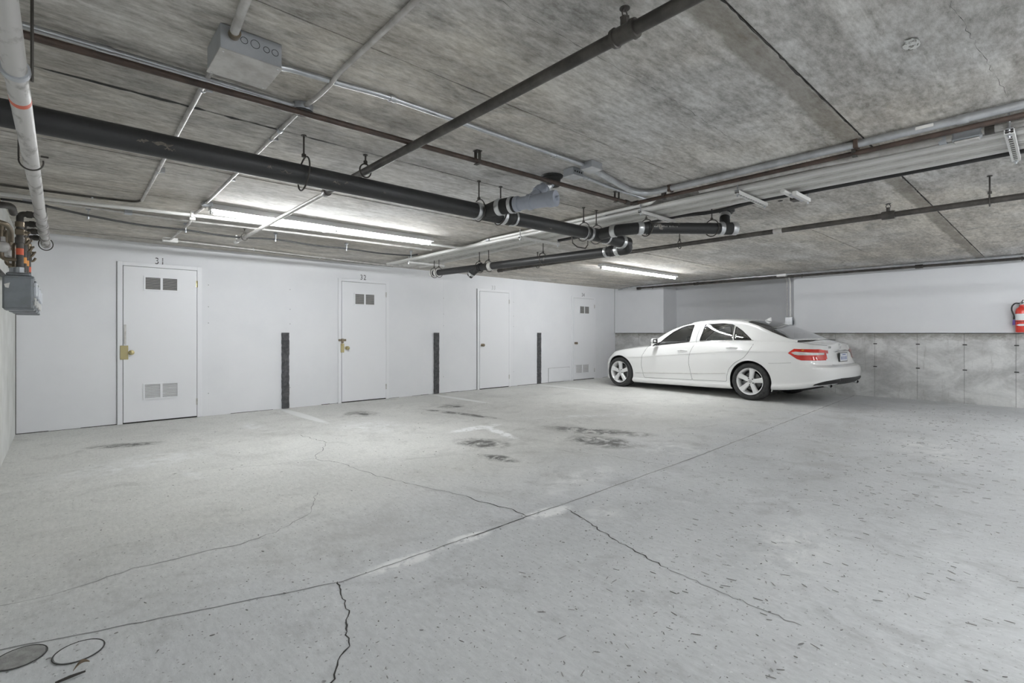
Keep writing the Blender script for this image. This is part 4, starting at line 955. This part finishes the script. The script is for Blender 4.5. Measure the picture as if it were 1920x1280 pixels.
ctrl = lambda W, zb, zr, zc, zt, zd: [(0, zb+.02), (.70*W, zb+.01), (.895*W, zb), (.958*W, zb+.030), (.972*W, zb+.075), (.962*W, zb+.115),
        (.974*W, zr), (.992*W, .45*zr+.55*zc), (.996*W, zc-.045), (1.002*W, zc-.006), (.980*W, zc+.012+(zt-zc)*.30), (.945*W, zt-.035), (.905*W, zt-.002), (.84*W, zt+.012+.06*(zd-zt)),
        (.6*W, zt+.55*(zd-zt)), (.3*W, zt+.9*(zd-zt)), (0, zd)]
PER = 6
def catmull(C, per):
    C = np.array(C); n = len(C); out = []
    for i in range(n-1):
        p0 = C[max(i-1, 0)]; p1 = C[i]; p2 = C[i+1]; p3 = C[min(i+2, n-1)]
        for k in range(per):
            t = k/per; out.append(.5*((2*p1)+(-p0+p2)*t+(2*p0-5*p1+4*p2-p3)*t*t+(-p0+3*p1-3*p2+p3)*t**3))
    out.append(C[-1]); return np.array(out)
ST = np.concatenate([np.linspace(Y0, -.6, 50)[:-1], np.linspace(-.6, 2.75, 240)[:-1], np.linspace(2.75, Y1, 60)])
LOW = np.zeros((len(ST), 16*PER+1, 3))
for i, y in enumerate(ST):
    s2 = catmull(ctrl(float(f_W(y)), float(f_bot(y)), float(f_rub(y)), float(f_crs(y)), float(f_blt(y)), float(f_dck(y))), PER)
    LOW[i, :, 0] = s2[:, 0]; LOW[i, :, 2] = s2[:, 1]; LOW[i, :, 1] = y
# rear wheel-house bulge
gy, gz = LOW[:, :, 1], LOW[:, :, 2]
bul = .016*np.exp(-((gy-.02)/.52)**2-((gz-.66)/.17)**2)+.010*np.exp(-((gy-2.88)/.50)**2-((gz-.64)/.13)**2)
LOW[:, :, 0] += bul*(np.abs(LOW[:, :, 0]) > .6)
# ends follow the bumper profile
wr = np.clip((-gy-.55)/.70, 0, 1)**1.6; LOW[:, :, 1] += wr*(f_yr(gz)-Y0)
wf = np.clip((gy-2.9)/.63, 0, 1)**1.6; LOW[:, :, 1] += wf*(f_yf(gz)-Y1)
# greenhouse
SG = np.linspace(-.75, 2.115, 230); NS, NT = 34, 22
GRN = np.zeros((len(SG), NS+NT+1, 3))
def gside(y, h, T=None):
    xb = .893*float(f_W(y)); return xb-.18*h-.62*h*h
for i, y in enumerate(SG):
    zt = float(f_blt(y)); top = float(f_top(y)); T = max(top-zt, .002); cr = min(.085, .42*T); s_ = T-cr
    z0 = zt-.015*min(1, T/.2)
    for k in range(NS+1):
        h = s_*k/NS; GRN[i, k] = (gside(y, h), y, max(zt+h, z0 if k == 0 else zt+h))
    xe = gside(y, s_); ze = zt+s_
    for k in range(1, NT+1):
        u = k/NT; a = u*PI/2
        x = xe*(1-u)**1.0 if False else xe*math.cos(a)**.62; z = ze+cr*(math.sin(a)**.55 if a < PI/2 else 1)*1.0
        GRN[i, NS+k] = (x if k < NT else 0, y, z)
# bow of windscreen and back glass in plan
xn = GRN[:, :, 0]/np.maximum(GRN[:, :1, 0], .01)
gy = GRN[:, :, 1].copy(); GRN[:, :, 1] += .11*np.clip(1-xn**2, 0, 1)*np.clip((gy-1.1)/.9, 0, 1)-.10*np.clip(1-xn**2, 0, 1)*np.clip((.15-gy)/.7, 0, 1)

def inpoly(px, py, poly):
    c = np.zeros(px.shape, bool); n = len(poly)
    for i in range(n):
        x1, y1 = poly[i]; x2, y2 = poly[i-1]
        if y1 == y2: continue
        m = ((y1 > py) != (y2 > py)) & (px < (x2-x1)*(py-y1)/(y2-y1)+x1); c ^= m
    return c
def dense(poly, step=.012, closed=True):
    out = []; n = len(poly)
    for i in range(n if closed else n-1):
        a = np.array(poly[i]); b = np.array(poly[(i+1) % n]); k = max(1, int(np.linalg.norm(b-a)/step))
        out += [a+(b-a)*j/k for j in range(k)]
    if not closed: out.append(np.array(poly[-1]))
    return np.array(out)
def rounded(poly, r):
    out = []; n = len(poly)
    for i in range(n):
        p = np.array(poly[i]); a = np.array(poly[i-1])-p; b = np.array(poly[(i+1) % n])-p
        la, lb = np.linalg.norm(a), np.linalg.norm(b); d = min(r, la*.45, lb*.45)
        p0 = p+a/la*d; p1 = p+b/lb*d
        for k in range(5): t = k/4; out.append(tuple(p0*(1-t)**2+p*2*t*(1-t)+p1*t*t))
    return out
def centers(G): return .25*(G[:-1, :-1]+G[1:, :-1]+G[:-1, 1:]+G[1:, 1:])
def snap(G, mask, curve, rows, lim=.022):
    """move grid vertices on the border of a cell mask on to the curve (y, z)"""
    nI, nJ = G.shape[:2]; cnt = np.zeros((nI, nJ)); tot = np.zeros((nI, nJ))
    for di in (0, 1):
        for dj in (0, 1):
            cnt[di:nI-1+di, dj:nJ-1+dj] += mask; tot[di:nI-1+di, dj:nJ-1+dj] += 1
    for i, j in zip(*np.where((cnt > 0) & (cnt < tot))):
        if not (rows[0] <= j <= rows[1]): continue
        p = G[i, j, 1:3]; d = np.hypot(*(curve-p).T); k = d.argmin()
        if d[k] < lim: G[i, j, 1:3] = curve[k]
def gridmesh(parts, G, side, mask):
    b = parts; nJ = G.shape[1]; idx = {}
    vs, fs = [], []
    def g(i, j):
        if (i, j) not in idx: idx[(i, j)] = len(vs); p = G[i, j]; vs.append((p[0]*side, p[1], p[2]))
        return idx[(i, j)]
    for i, j in zip(*np.where(mask)): fs.append((g(i, j), g(i+1, j), g(i+1, j+1), g(i, j+1)))
    b.add(vs, fs)
car = thing('car', 'white four-door saloon parked along the right wall', 'car', (9.82, 3.60, 0))
car.rotation_euler = (0, 0, math.radians(-3.9)); ORG[car.name] = Vector((0, 0, 0))
def cbuild(b, name, m, parent=car, smooth=None):
    """merge coincident vertices, then link under the car"""
    me = bpy.data.meshes.new(name); me.from_pydata([tuple(map(float, v)) for v in b.v], [], b.f)
    bm = bmesh.new(); bm.from_mesh(me); bmesh.ops.remove_doubles(bm, verts=bm.verts, dist=.0004); bmesh.ops.recalc_face_normals(bm, faces=bm.faces); bm.to_mesh(me); bm.free()
    me.materials.append(M[m]); 
    if smooth: smooth_angle(me, smooth)
    o = bpy.data.objects.new(name, me); COL.objects.link(o); o.parent = parent; ORG[o.name] = Vector((0, 0, 0)); return o
WC = ((0.0, .33), (2.885, .325)); RA = .372
R_SIDE = (2*PER, 12*PER+2)
C = centers(LOW); jj = np.arange(C.shape[1])[None, :]+0*C[:, :, 0]
arch = np.zeros(C.shape[:2], bool)
for (cy, cz), RR in zip(WC, (RA, RA-.004)):
    m = np.hypot(C[:, :, 1]-cy, C[:, :, 2]-cz) < RR
    m |= (np.abs(C[:, :, 1]-cy) < RR*.93) & (C[:, :, 2] < cz)
    m &= C[:, :, 0] > .56; arch |= m
    an = np.linspace(-.5, PI+.5, 160); snap(LOW, m, np.stack([cy+RR*np.cos(an), cz+RR*np.sin(an)], 1), (3*PER, 12*PER))
DF = rounded([(2.170, 1.2), (2.168, .90), (2.275, .70), (2.300, .50), (2.245, .245), (1.118, .275), (1.150, .42), (1.182, .60), (1.170, .74), (1.120, .88), (1.050, 1.0), (1.05, 1.2)], .03)
DR = rounded([(1.05, 1.2), (1.050, 1.0), (1.120, .88), (1.170, .74), (1.182, .60), (1.150, .42), (1.118, .275), (.423, .300), (.420, .40), (.375, .53), (.26, .645), (.10, .735), (.02, .83), (-.045, .95), (-.075, 1.045), (-.075, 1.2)], .03)
sidem = (jj >= R_SIDE[0]) & (jj < 12*PER)
fd = inpoly(C[:, :, 1], C[:, :, 2], DF) & sidem & ~arch; rdm = inpoly(C[:, :, 1], C[:, :, 2], DR) & sidem & ~arch & ~fd
dcurve = lambda P: np.array([p for p in dense(P) if p[1] < 1.02])
snap(LOW, fd, dcurve(DF), (2*PER, 12*PER-1), .014); snap(LOW, rdm, dcurve(DR), (2*PER, 12*PER-1), .014)
C = centers(LOW)
topm = jj >= 12*PER
cockpit = topm & (C[:, :, 1] > -.62) & (C[:, :, 1] < 2.0) & (jj >= 13*PER)
hood = topm & (C[:, :, 1] >= 2.10) & (C[:, :, 2] > .70) & (jj >= 12*PER+2)
trunk = topm & (C[:, :, 1] <= -.62) & (jj >= 12*PER+3)
rbump = (C[:, :, 1] < -.36) & (C[:, :, 2] < .665+.02*np.clip((-C[:, :, 1]-.4)/.4, 0, 1)) & ~topm & ~arch
fbump = (C[:, :, 1] > 3.22) & (C[:, :, 2] < .60) & ~topm & ~arch
glassbase = arch | fd | rdm | cockpit | hood | trunk | rbump | fbump
shell = MB()
for s_ in (-1, 1): gridmesh(shell, LOW, s_, ~glassbase)
# greenhouse cut-outs
WF = rounded([(1.955, .925), (1.80, 1.06), (1.62, 1.195), (1.45, 1.278), (1.33, 1.315), (1.19, 1.335), (1.205, 1.15), (1.225, 1.01)], .02)
WR = rounded([(1.00, 1.025), (.965, 1.18), (.945, 1.340), (.60, 1.355), (.40, 1.332), (.355, 1.310), (.345, 1.05)], .018)
WQ = rounded([(.315, 1.05), (.322, 1.295), (.19, 1.215), (.07, 1.115), (.005, 1.055)], .018)
CG = centers(GRN); jg = np.arange(CG.shape[1])[None, :]+0*CG[:, :, 0]
gs = jg < NS
wins = []
for P in (WF, WR, WQ):
    m = inpoly(CG[:, :, 1], CG[:, :, 2], P) & gs; snap(GRN, m, dense(P), (1, NS), .018); wins.append(m)
CG = centers(GRN); gyc = .5*(SG[:-1]+SG[1:])[:, None]+0*CG[:, :, 0]
wscreen = (jg >= NS+4) & (gyc > 1.24) & (gyc < 2.06)
backgl = (jg >= NS+5) & (gyc > -.66) & (gyc < .13)
roof = ~(wins[0] | wins[1] | wins[2] | wscreen | backgl)
for s_ in (-1, 1): gridmesh(shell, GRN, s_, roof)
bodyo = cbuild(shell, 'body_shell', 'carpaint', smooth=.5)
def both(name, G, mask, m):
    b = MB()
    for s_ in (-1, 1): gridmesh(b, G, s_, mask)
    return cbuild(b, name, m, smooth=.5)
both('hood', LOW, hood, 'carpaint'); trunko = both('trunk_lid', LOW, trunk, 'carpaint')
rbo = MB()
for s_ in (-1, 1): gridmesh(rbo, LOW, s_, rbump)
# closing face of the tail: strip between the two halves, lower part bumper, upper part trunk lid
e = LOW[0]; tl = MB(); 
def bulge(p, q, n=10):
    out = []
    for k in range(n+1):
        u = k/n; out.append((p[0]*(1-2*u), p[1]-.035*(1-(2*u-1)**2), p[2]))
    return out
for k in range(len(e)-1):
    A_ = bulge(e[k], e[k]); B_ = bulge(e[k+1], e[k+1]); tgt = rbo if .5*(e[k][2]+e[k+1][2]) < .66 else tl
    for j in range(10): tgt.add([A_[j], A_[j+1], B_[j+1], B_[j]], [(0, 1, 2, 3)])
rearb = cbuild(rbo, 'rear_bumper', 'carpaint', smooth=.5); cbuild(tl, 'trunk_face', 'carpaint', smooth=.5)
fbo = MB()
for s_ in (-1, 1): gridmesh(fbo, LOW, s_, fbump)
e = LOW[-1]
for k in range(len(e)-1):
    fbo.add([e[k], (-e[k][0], e[k][1], e[k][2]), (-e[k+1][0], e[k+1][1], e[k+1][2]), e[k+1]], [(0, 1, 2, 3)])
cbuild(fbo, 'front_bumper', 'carpaint', smooth=.5)
both('windscreen', GRN, wscreen, 'carglass'); both('rear_window', GRN, backgl, 'rearglass')
def curve3(P, G, off, rows):
    """(y, z) curve laid on the outer surface of grid G (visible side x < 0)"""
    S = G[:, rows[0]:rows[1]+1].reshape(-1, 3); out = []
    for p in P:
        d = (S[:, 1]-p[0])**2+(S[:, 2]-p[1])**2; k = np.argsort(d)[:4]; wgt = 1/(d[k]+1e-6); x = (S[k, 0]*wgt).sum()/wgt.sum()
        out.append((x+off, p[0], p[1]))
    return out
def mirror(b, s_): b.v = [(v[0]*s_, v[1], v[2]) for v in b.v]; return b
for s_ in (-1, 1):
    doors = []
    for nm, msk in (('front_door', fd), ('rear_door', rdm)):
        b = MB(); gridmesh(b, LOW, s_, msk); doors.append(cbuild(b, nm, 'carpaint', smooth=.5))
    for nm, msk, par in (('front_side_window', wins[0], doors[0]), ('rear_side_window', wins[1], doors[1]), ('quarter_window', wins[2], doors[1])):
        b = MB(); gridmesh(b, GRN, s_, msk); cbuild(b, nm, 'carglass', par, .5)
    # window seals, chrome belt strip, shut lines
    for P, par in ((WF, doors[0]), (WR, doors[1]), (WQ, doors[1])):
        b = MB().tube(curve3(dense(P, .02), GRN, .002, (0, NS)), .0075, 6, closed=True); cbuild(mirror(b, s_), 'window_seal', 'seal', par, SM)
    b = MB().tube(curve3(dense([(-.03, 1.046), (.3, 1.042), (1.0, 1.013), (1.5, .966), (1.97, .915)], .03, False), GRN, .006, (0, NS)), .006, 6); cbuild(mirror(b, s_), 'belt_trim', 'chrome', bodyo, SM)
    b = MB().tube(curve3(dense([(.335, 1.05), (.338, 1.30)], .03, False), GRN, .006, (0, NS)), .012, 6); cbuild(mirror(b, s_), 'window_divider', 'whitecond', doors[1], SM)
    for P, lim in ((DF, 1.0), (DR, 1.03)):
        c = [p for p in dense(P, .02) if p[1] < lim]
        # keep the curve continuous from top to top
        k0 = max(range(len(c)), key=lambda k: np.hypot(*(c[k]-c[k-1]))); c = c[k0:]+c[:k0]
        b = MB().tube(curve3(c, LOW, -.0005, (2*PER, 13*PER)), .0028, 5); cbuild(mirror(b, s_), 'shut_line', 'seal', bodyo)
    b = MB().tube(curve3([(1.075, 1.0), (1.07, 1.1), (1.055, 1.2), (1.035, 1.3), (1.03, 1.345)], GRN, .0005, (0, NS)), .003, 5); cbuild(mirror(b, s_), 'shut_line', 'seal', bodyo)
    b = MB().tube(curve3(dense([(-.33, .663), (-.5, .672), (-.69, .69)], .03, False), LOW, -.001, (2*PER, 13*PER)), .0022, 5); cbuild(mirror(b, s_), 'bumper_seam', 'seal', bodyo)
    c = [tuple(LOW[i, 12*PER+2]+np.array((0, 0, .0008))) for i in range(len(ST)) if 2.14 < ST[i] < 3.27]; b = MB().tube(c, .0026, 5); cbuild(mirror(b, s_), 'hood_seam', 'seal', bodyo)
    c = [tuple(LOW[i, 12*PER+3]+np.array((0, 0, .0008))) for i in range(len(ST)) if ST[i] < -.66]; b = MB().tube(c, .0024, 5); cbuild(mirror(b, s_), 'trunk_seam', 'seal', bodyo)
    c = curve3(dense([(2.47, .328), (1.3, .390), (.44, .445)], .04, False), LOW, .003, (2*PER, 12*PER)); b = MB().tube(c, .0055, 6); cbuild(mirror(b, s_), 'rub_strip', 'galv2', bodyo, SM)
    # wheel-arch lips and liners
    for (cy, cz), RR in zip(WC, (RA, RA-.004)):
        an = np.linspace(-.42, PI+.42, 60); P = [(cy+RR*math.cos(a), cz+RR*math.sin(a)) for a in an]
        b = MB().tube(curve3(P, LOW, -.006, (2*PER, 12*PER)), .009, 6); cbuild(mirror(b, s_), 'arch_lip', 'carpaint', bodyo, SM)
        b = MB(); an = np.linspace(-.6, PI+.6, 40); n = len(an)
        xo = [c[0]-.004 for c in curve3([(cy+(RR+.004)*math.cos(a), cz+(RR+.004)*math.sin(a)) for a in an], LOW, 0, (2*PER, 12*PER))]
        for k, a in enumerate(an):
            for x in (.56, xo[k]): b.v.append((x, cy+(RR+.002)*math.cos(a), max(.14, cz+(RR+.002)*math.sin(a))))
        b.v.append((.56, cy, cz))
        for k in range(n-1): b.f += [(2*k, 2*k+1, 2*k+3, 2*k+2), (2*k, 2*k+2, 2*n)]
        cbuild(mirror(b, s_), 'arch_liner', 'liner', bodyo)
    # door handles
    for (y, z), dr in (((1.318, .838), doors[0]), ((.315, .912), doors[1])):
        xh = curve3([(y, z)], LOW, 0, (2*PER, 12*PER))[0][0]
        b = MB(); n = 14
        pts = [(xh+.004+.026*math.sin(PI*k/n)**.5, y-.105+.21*k/n, z+.004-.006*math.cos(2*PI*k/n)) for k in range(n+1)]
        b.tube(pts, [.010+.005*math.sin(PI*k/n) for k in range(n+1)], 8); cbuild(mirror(b, s_), 'door_handle', 'carpaint', dr, SM)
        b = MB().lathe([(0, .052), (.0035, .05), (.0035, .0)], (xh-.001, y, z-.012), (1, 0, 0), 20); b.v = [(v[0], v[1], z-.012+(v[2]-z+.012)*.42) for v in b.v]; cbuild(mirror(b, s_), 'handle_cup', 'lampgrey', dr, SM)
    # mirror on the front door
    b = MB(); n = 12
    for k in range(n+1):
        u = k/n; ring = []
        for j in range(14):
            a = 2*PI*j/14; x = .885+.21*u; rz = .060*(1-abs(2*u-1)**3*.55)*(1 if u > 0 else .5); ry = .045*(1-abs(2*u-1)**3*.6)
            b.v.append((x, 1.925-.02*u+ry*math.cos(a)-.0, 1.005+rz*math.sin(a)+.012*u))
    for k in range(n):
        for j in range(14): b.f.append((k*14+j, k*14+(j+1) % 14, (k+1)*14+(j+1) % 14, (k+1)*14+j))
    b.f += [tuple(range(14))[::-1], tuple(range(n*14, n*14+14))]
    mo = cbuild(mirror(b, s_), 'side_mirror', 'carpaint', doors[0], .9)
    b = MB().prism([(.93, .965), (1.085, .972), (1.08, 1.055), (.935, 1.052)], 1, 1.872, 1.879); cbuild(mirror(b, s_), 'mirror_glass', 'chrome', doors[0])
    b = MB().box(.86, .95, 1.905, 1.945, .925, .975, .008); cbuild(mirror(b, s_), 'mirror_foot', 'seal', doors[0])
    c = curve3(dense([(2.075, .905), (1.99, .905), (1.90, .985), (1.985, .955)], .02), GRN, .003, (0, NS)); b = MB().tube(c, .008, 6, closed=True); cbuild(mirror(b, s_), 'mirror_triangle', 'seal', doors[0])
    # tail lamp: wraps from flank to tail
    TL = [(-.645, .848), (-.735, .918), (-1.02, .912), (-1.065, .890), (-1.09, .735), (-.84, .735), (-.78, .755)]
    def lampmesh(poly, off, m, nm, par):
        """lens laid over the curved corner of the body"""
        msk = inpoly(C[:, :, 1], C[:, :, 2], poly) & (jj >= 3*PER) & (jj < 13*PER) & (C[:, :, 0] > .35)
        G2 = LOW.copy(); snap(G2, msk, dense(poly, .006), (3*PER, 13*PER), .03)
        nr = np.zeros_like(G2); du = np.gradient(G2, axis=0); dv = np.gradient(G2, axis=1); nr = np.cross(du, dv); nr /= np.maximum(np.linalg.norm(nr, axis=2, keepdims=True), 1e-9)
        if nr[60, 8*PER, 0] < 0: nr = -nr
        G2 = G2+nr*off; b = MB(); gridmesh(b, G2, s_, msk); return cbuild(b, nm, m, par, .6)
    tlo = lampmesh(TL, .006, 'redlens', 'tail_lamp', car)
    lampmesh([(-.70, .858), (-.76, .873), (-1.055, .855), (-1.062, .822), (-.80, .818), (-.74, .828)], .009, 'clearlens', 'reverse_lens', tlo)
    lampmesh([(-.84, .905), (-.875, .905), (-.875, .885), (-.84, .885)], .009, 'amber', 'turn_lens', tlo)
    am = MB()
    xa = curve3([(3.37, .51)], LOW, 0, (3*PER, 12*PER))[0]
    lampmesh([(3.325, .540), (3.36, .545), (3.42, .495), (3.385, .478), (3.345, .495)], .004, 'amber', 'side_marker', car)
    lampmesh([(3.10, .745), (3.20, .735), (3.36, .60), (3.33, .585), (3.20, .63), (3.12, .70)], .003, 'lampgrey', 'head_lamp', car)
    # exhaust tip
    b = MB(); n = 20
    for d_, kx, kz in ((0, .062, .027), (.02, .060, .025), (-.03, .066, .030), (-.035, .058, .022), (.06, .05, .016)):
        for j in range(n): a = 2*PI*j/n; b.v.append((.60+kx*math.cos(a), -1.13+d_, .325+kz*math.sin(a)))
    for k in ((0, 1), (2, 0), (3, 2), (3, 4)):
        for j in range(n): b.f.append((k[0]*n+j, k[0]*n+(j+1) % n, k[1]*n+(j+1) % n, k[1]*n+j))
    cbuild(mirror(b, s_), 'exhaust_tip', 'chrome', car, SM)
    # black lower apron of the rear bumper
    lampmesh([(-.93, .22), (-1.0, .355), (-1.12, .405), (-1.3, .46), (-1.3, .1)], .004, 'seal', 'rear_apron', rearb)
    # front lip
    lampmesh([(3.28, .10), (3.30, .165), (3.6, .175), (3.6, .08)], .010, 'whitecond', 'front_lip', car)
# apron across the tail
e = LOW[0]; b = MB()
for k in range(len(e)-1):
    if e[k][2] < .445 and e[k+1][2] < .46:
        A_ = [(p[0], p[1]-.005, p[2]) for p in bulge(e[k], e[k])]; B_ = [(p[0], p[1]-.005, p[2]) for p in bulge(e[k+1], e[k+1])]
        for j in range(10): b.add([A_[j], A_[j+1], B_[j+1], B_[j]], [(0, 1, 2, 3)])
cbuild(b, 'rear_apron', 'seal', rearb, .6)
# number plate, recess trim, badges, spoiler edge
ytail = lambda z: float(f_yr(z))-.035
b = MB().box(-.21, .15, ytail(.78)-.030, ytail(.78)-.012, .700, .852, .004); pf = cbuild(b, 'plate_frame', 'seal', car)
b = MB().box(-.185, .125, ytail(.78)-.034, ytail(.78)-.029, .712, .842, .002); cbuild(b, 'number_plate', 'plate', pf)
def letters(txt, size, x, y, z, m, nm, par, sx=1., ext=.001):
    me = text_mesh(txt, size, ext); me.materials.append(M[m]); o = bpy.data.objects.new(nm, me); COL.objects.link(o); o.parent = par
    o.location = (x, y, z); o.rotation_euler = (PI/2, 0, 0); o.scale = (sx, 1, 1); return o
b = MB()                                   # plate characters, only blurred strokes can be made out
for k, (x, h_) in enumerate(((-.15, .05), (-.125, .055), (-.09, .05), (-.055, .055), (-.01, .05), (.02, .055), (.055, .05), (.085, .055))):
    b.prism([(x-.006, .735), (x+.007, .735), (x+.002, .735+h_), (x-.011, .735+h_)], 1, ytail(.78)-.0352, ytail(.78)-.0338)
b.box(-.10, .04, ytail(.78)-.0352, ytail(.78)-.0338, .812, .824)
cbuild(b, 'plate_strokes', 'plateblue', pf)
e = LOW[0]; kz = min(range(6*PER, 12*PER), key=lambda k: abs(e[k][2]-.668)); b = MB().tube([(p[0], p[1]-.001, p[2]-.012*(1-(p[0]/e[kz][0])**2)) for p in bulge(e[kz], e[kz], 20)], .0042, 6); cbuild(b, 'trunk_gap', 'seal', car)
b = MB().tube([(-.30, ytail(.87)-.006, .872), (-.15, ytail(.87)-.018, .885), (.15, ytail(.87)-.018, .885), (.30, ytail(.87)-.006, .872)], .012, 8); cbuild(b, 'plate_trim', 'chrome', car, SM)
letters('E350', .052, -.43, -1.086, .925, 'disc', 'model_badge', car)
b = MB().tube([(.036*math.cos(a), ytail(.95)-.008, .955+.036*math.sin(a)) for a in np.linspace(0, 2*PI, 25)[:-1]], .0035, 6, closed=True)
for k in range(3):
    a = PI/2+2*PI*k/3; b.cyl((0, ytail(.95)-.008, .955), (.036*math.cos(a), ytail(.95)-.008, .955+.036*math.sin(a)), .003, 6)
cbuild(b, 'star_badge', 'chrome', car, SM)
# roof fin aerial
b = MB(); pr = [(.02, 1.380), (-.02, 1.405), (-.065, 1.430), (-.085, 1.432), (-.09, 1.36)]
b.prism([(y_+.12, z_+.035) for y_, z_ in pr], 0, -.016, .016); cbuild(b, 'roof_fin', 'carpaint')
# underside pan, cabin tub, dashboard, seats, steering wheel
b = MB().box(-.55, .55, -.70, 3.2, .20, .262); cbuild(b, 'underbody', 'liner')
cb = MB().box(-.80, .80, -.35, 1.95, .262, .32); cb.box(-.80, -.775, .40, 1.95, .32, .86); cb.box(.775, .80, .40, 1.95, .32, .86); cb.box(-.74, .74, -.62, -.15, .85, 1.02, .02); cb.box(-.78, .78, 1.55, 1.98, .60, .96, .05); cbuild(cb, 'cabin_trim', 'cabin')
for x in (-.37, .37):
    s1 = MB().box(x-.25, x+.25, .65, 1.15, .34, .56, .05); cbuild(s1, 'seat_cushion', 'seat')
    s2 = MB(); 
    s2.prism([(.72, .50), (.58, .55), (.42, 1.09), (.50, 1.13), (.58, 1.08), (.80, .56)], 0, x-.235, x+.235); s2.box(x-.13, x+.13, .42, .53, 1.15, 1.30, .03); s2.cyl((x-.05, .47, 1.08), (x-.05, .47, 1.18), .007, 6); s2.cyl((x+.05, .47, 1.08), (x+.05, .47, 1.18), .007, 6)
    cbuild(s2, 'front_seat_back', 'seat')
s2 = MB(); s2.box(-.70, .70, -.10, .42, .34, .56, .05); s2.prism([(-.08, .50), (-.20, .55), (-.34, 1.05), (-.24, 1.09), (-.02, .60)], 0, -.70, .70)
for x in (-.40, .40): s2.box(x-.12, x+.12, -.34, -.24, 1.07, 1.20, .025)
cbuild(s2, 'rear_seat', 'seat')
b = MB(); c0 = Vector((-.37, 1.42, .93)); ax1 = Vector((1, 0, 0)); ax2 = Vector((0, .45, .89)).normalized()
b.tube([c0+ax1*(.185*math.cos(a))+ax2*(.185*math.sin(a)) for a in np.linspace(0, 2*PI, 33)[:-1]], .014, 8, closed=True)
for a in (0, PI, -PI/2): b.tube([c0, c0+ax1*(.18*math.cos(a))+ax2*(.18*math.sin(a))], .014, 6)
b.cyl(c0-Vector((0, .03, -.01)), c0+Vector((0, .25, -.12)), .045, 12); cbuild(b, 'steering_wheel', 'cabin', smooth=SM)
b = MB().box(-.13, .13, 1.33, 1.36, 1.30, 1.36, .008); cbuild(b, 'rear_view_mirror', 'cabin')
# wheels
def make_wheel(cy, cz, s_, rot):
    xo = .905; RT = cz
    t = MB().lathe([(0, .235), (-.012, .250), (-.004, .268), (0, .285), (-.010, RT-.018), (-.028, RT-.004), (-.06, RT), (-.18, RT), (-.215, RT-.008), (-.235, RT-.03), (-.235, .26), (-.225, .235)], (xo, cy, cz), (1, 0, 0), 64, False)
    n = 72; tr = MB()
    for k in range(n):
        a = 2*PI*k/n; da = 2*PI/n*.30
        for x0, x1, sk in ((xo-.055, xo-.012, .04), (xo-.135, xo-.08, -.02), (xo-.225, xo-.16, .03)):
            P = []
            for x, aa in ((x0, a-da), (x0, a+da), (x1, a+da+sk), (x1, a-da+sk)):
                r = RT+.0005-(.012 if x > xo-.02 else 0)
                P.append((x, cy+r*math.cos(aa), cz+r*math.sin(aa)))
            Q = [(p[0], cy+(p[1]-cy)*.982, cz+(p[2]-cz)*.982) for p in P]
            tr.add(P+Q, [(0, 1, 2, 3), (0, 4, 5, 1), (1, 5, 6, 2), (2, 6, 7, 3), (3, 7, 4, 0)])
    ty = cbuild(mirror(t, s_), 'tyre', 'tyre', smooth=SM); stuff(cbuild(mirror(tr, s_), 'tread_blocks', 'tyre', ty))
    r = MB().lathe([(-.20, .205), (-.06, .200), (-.02, .218), (-.008, .226), (-.004, .238), (-.012, .243), (-.03, .240), (-.20, .235)], (xo, cy, cz), (1, 0, 0), 64, False)
    # five broad spokes, each with a raised, bevelled face
    for k in range(5):
        a = rot+2*PI*k/5; ca, sa = math.cos(a), math.sin(a)
        pf = [(.045, .036), (.10, .036), (.16, .040), (.205, .048), (.228, .056)]
        V = []
        for rr, hw in pf:
            dx = -.010-.016*(1-rr/.226)
            for off, e_ in ((-hw, .012), (-hw*.72, 0), (hw*.72, 0), (hw, .012)):
                V.append((xo+dx-e_, cy+rr*ca-off*sa, cz+rr*sa+off*ca))
            for off in (hw, -hw): V.append((xo+dx-.045, cy+rr*ca-off*sa, cz+rr*sa+off*ca))
        F_ = []
        for q in range(len(pf)-1):
            for j in range(6): F_.append((6*q+j, 6*q+(j+1) % 6, 6*q+6+(j+1) % 6, 6*q+6+j))
        r.add(V, F_+[tuple(range(6)), tuple(range(24, 30))])
    r.lathe([(-.07, .075), (-.032, .072), (-.026, .060), (-.026, 0)], (xo, cy, cz), (1, 0, 0), 30)
    ro = cbuild(mirror(r, s_), 'alloy_rim', 'alloy', ty, .5)
    b = MB()
    for k in range(5):
        a = rot+PI/5+2*PI*k/5; b.cyl((xo-.034, cy+.056*math.cos(a), cz+.056*math.sin(a)), (xo-.022, cy+.056*math.cos(a), cz+.056*math.sin(a)), .0105, 10)
    cbuild(mirror(b, s_), 'wheel_bolts', 'liner', ty)
    b = MB().lathe([(0, .034), (.004, .032), (.005, 0)], (xo-.026, cy, cz), (1, 0, 0), 20); cbuild(mirror(b, s_), 'centre_cap', 'chrome', ty, SM)
    b = MB().lathe([(-.10, 0), (-.10, .155), (-.115, .155), (-.115, 0)], (xo, cy, cz), (1, 0, 0), 40); cbuild(mirror(b, s_), 'brake_disc', 'disc', ty, SM)
    b = MB().lathe([(-.155, 0), (-.155, .21)], (xo, cy, cz), (1, 0, 0), 30, False); cbuild(mirror(b, s_), 'drum_shield', 'liner', ty)
for s_ in (-1, 1):
    make_wheel(0, WC[0][1], s_, math.radians(99)); make_wheel(WC[1][0], WC[1][1], s_, math.radians(90))
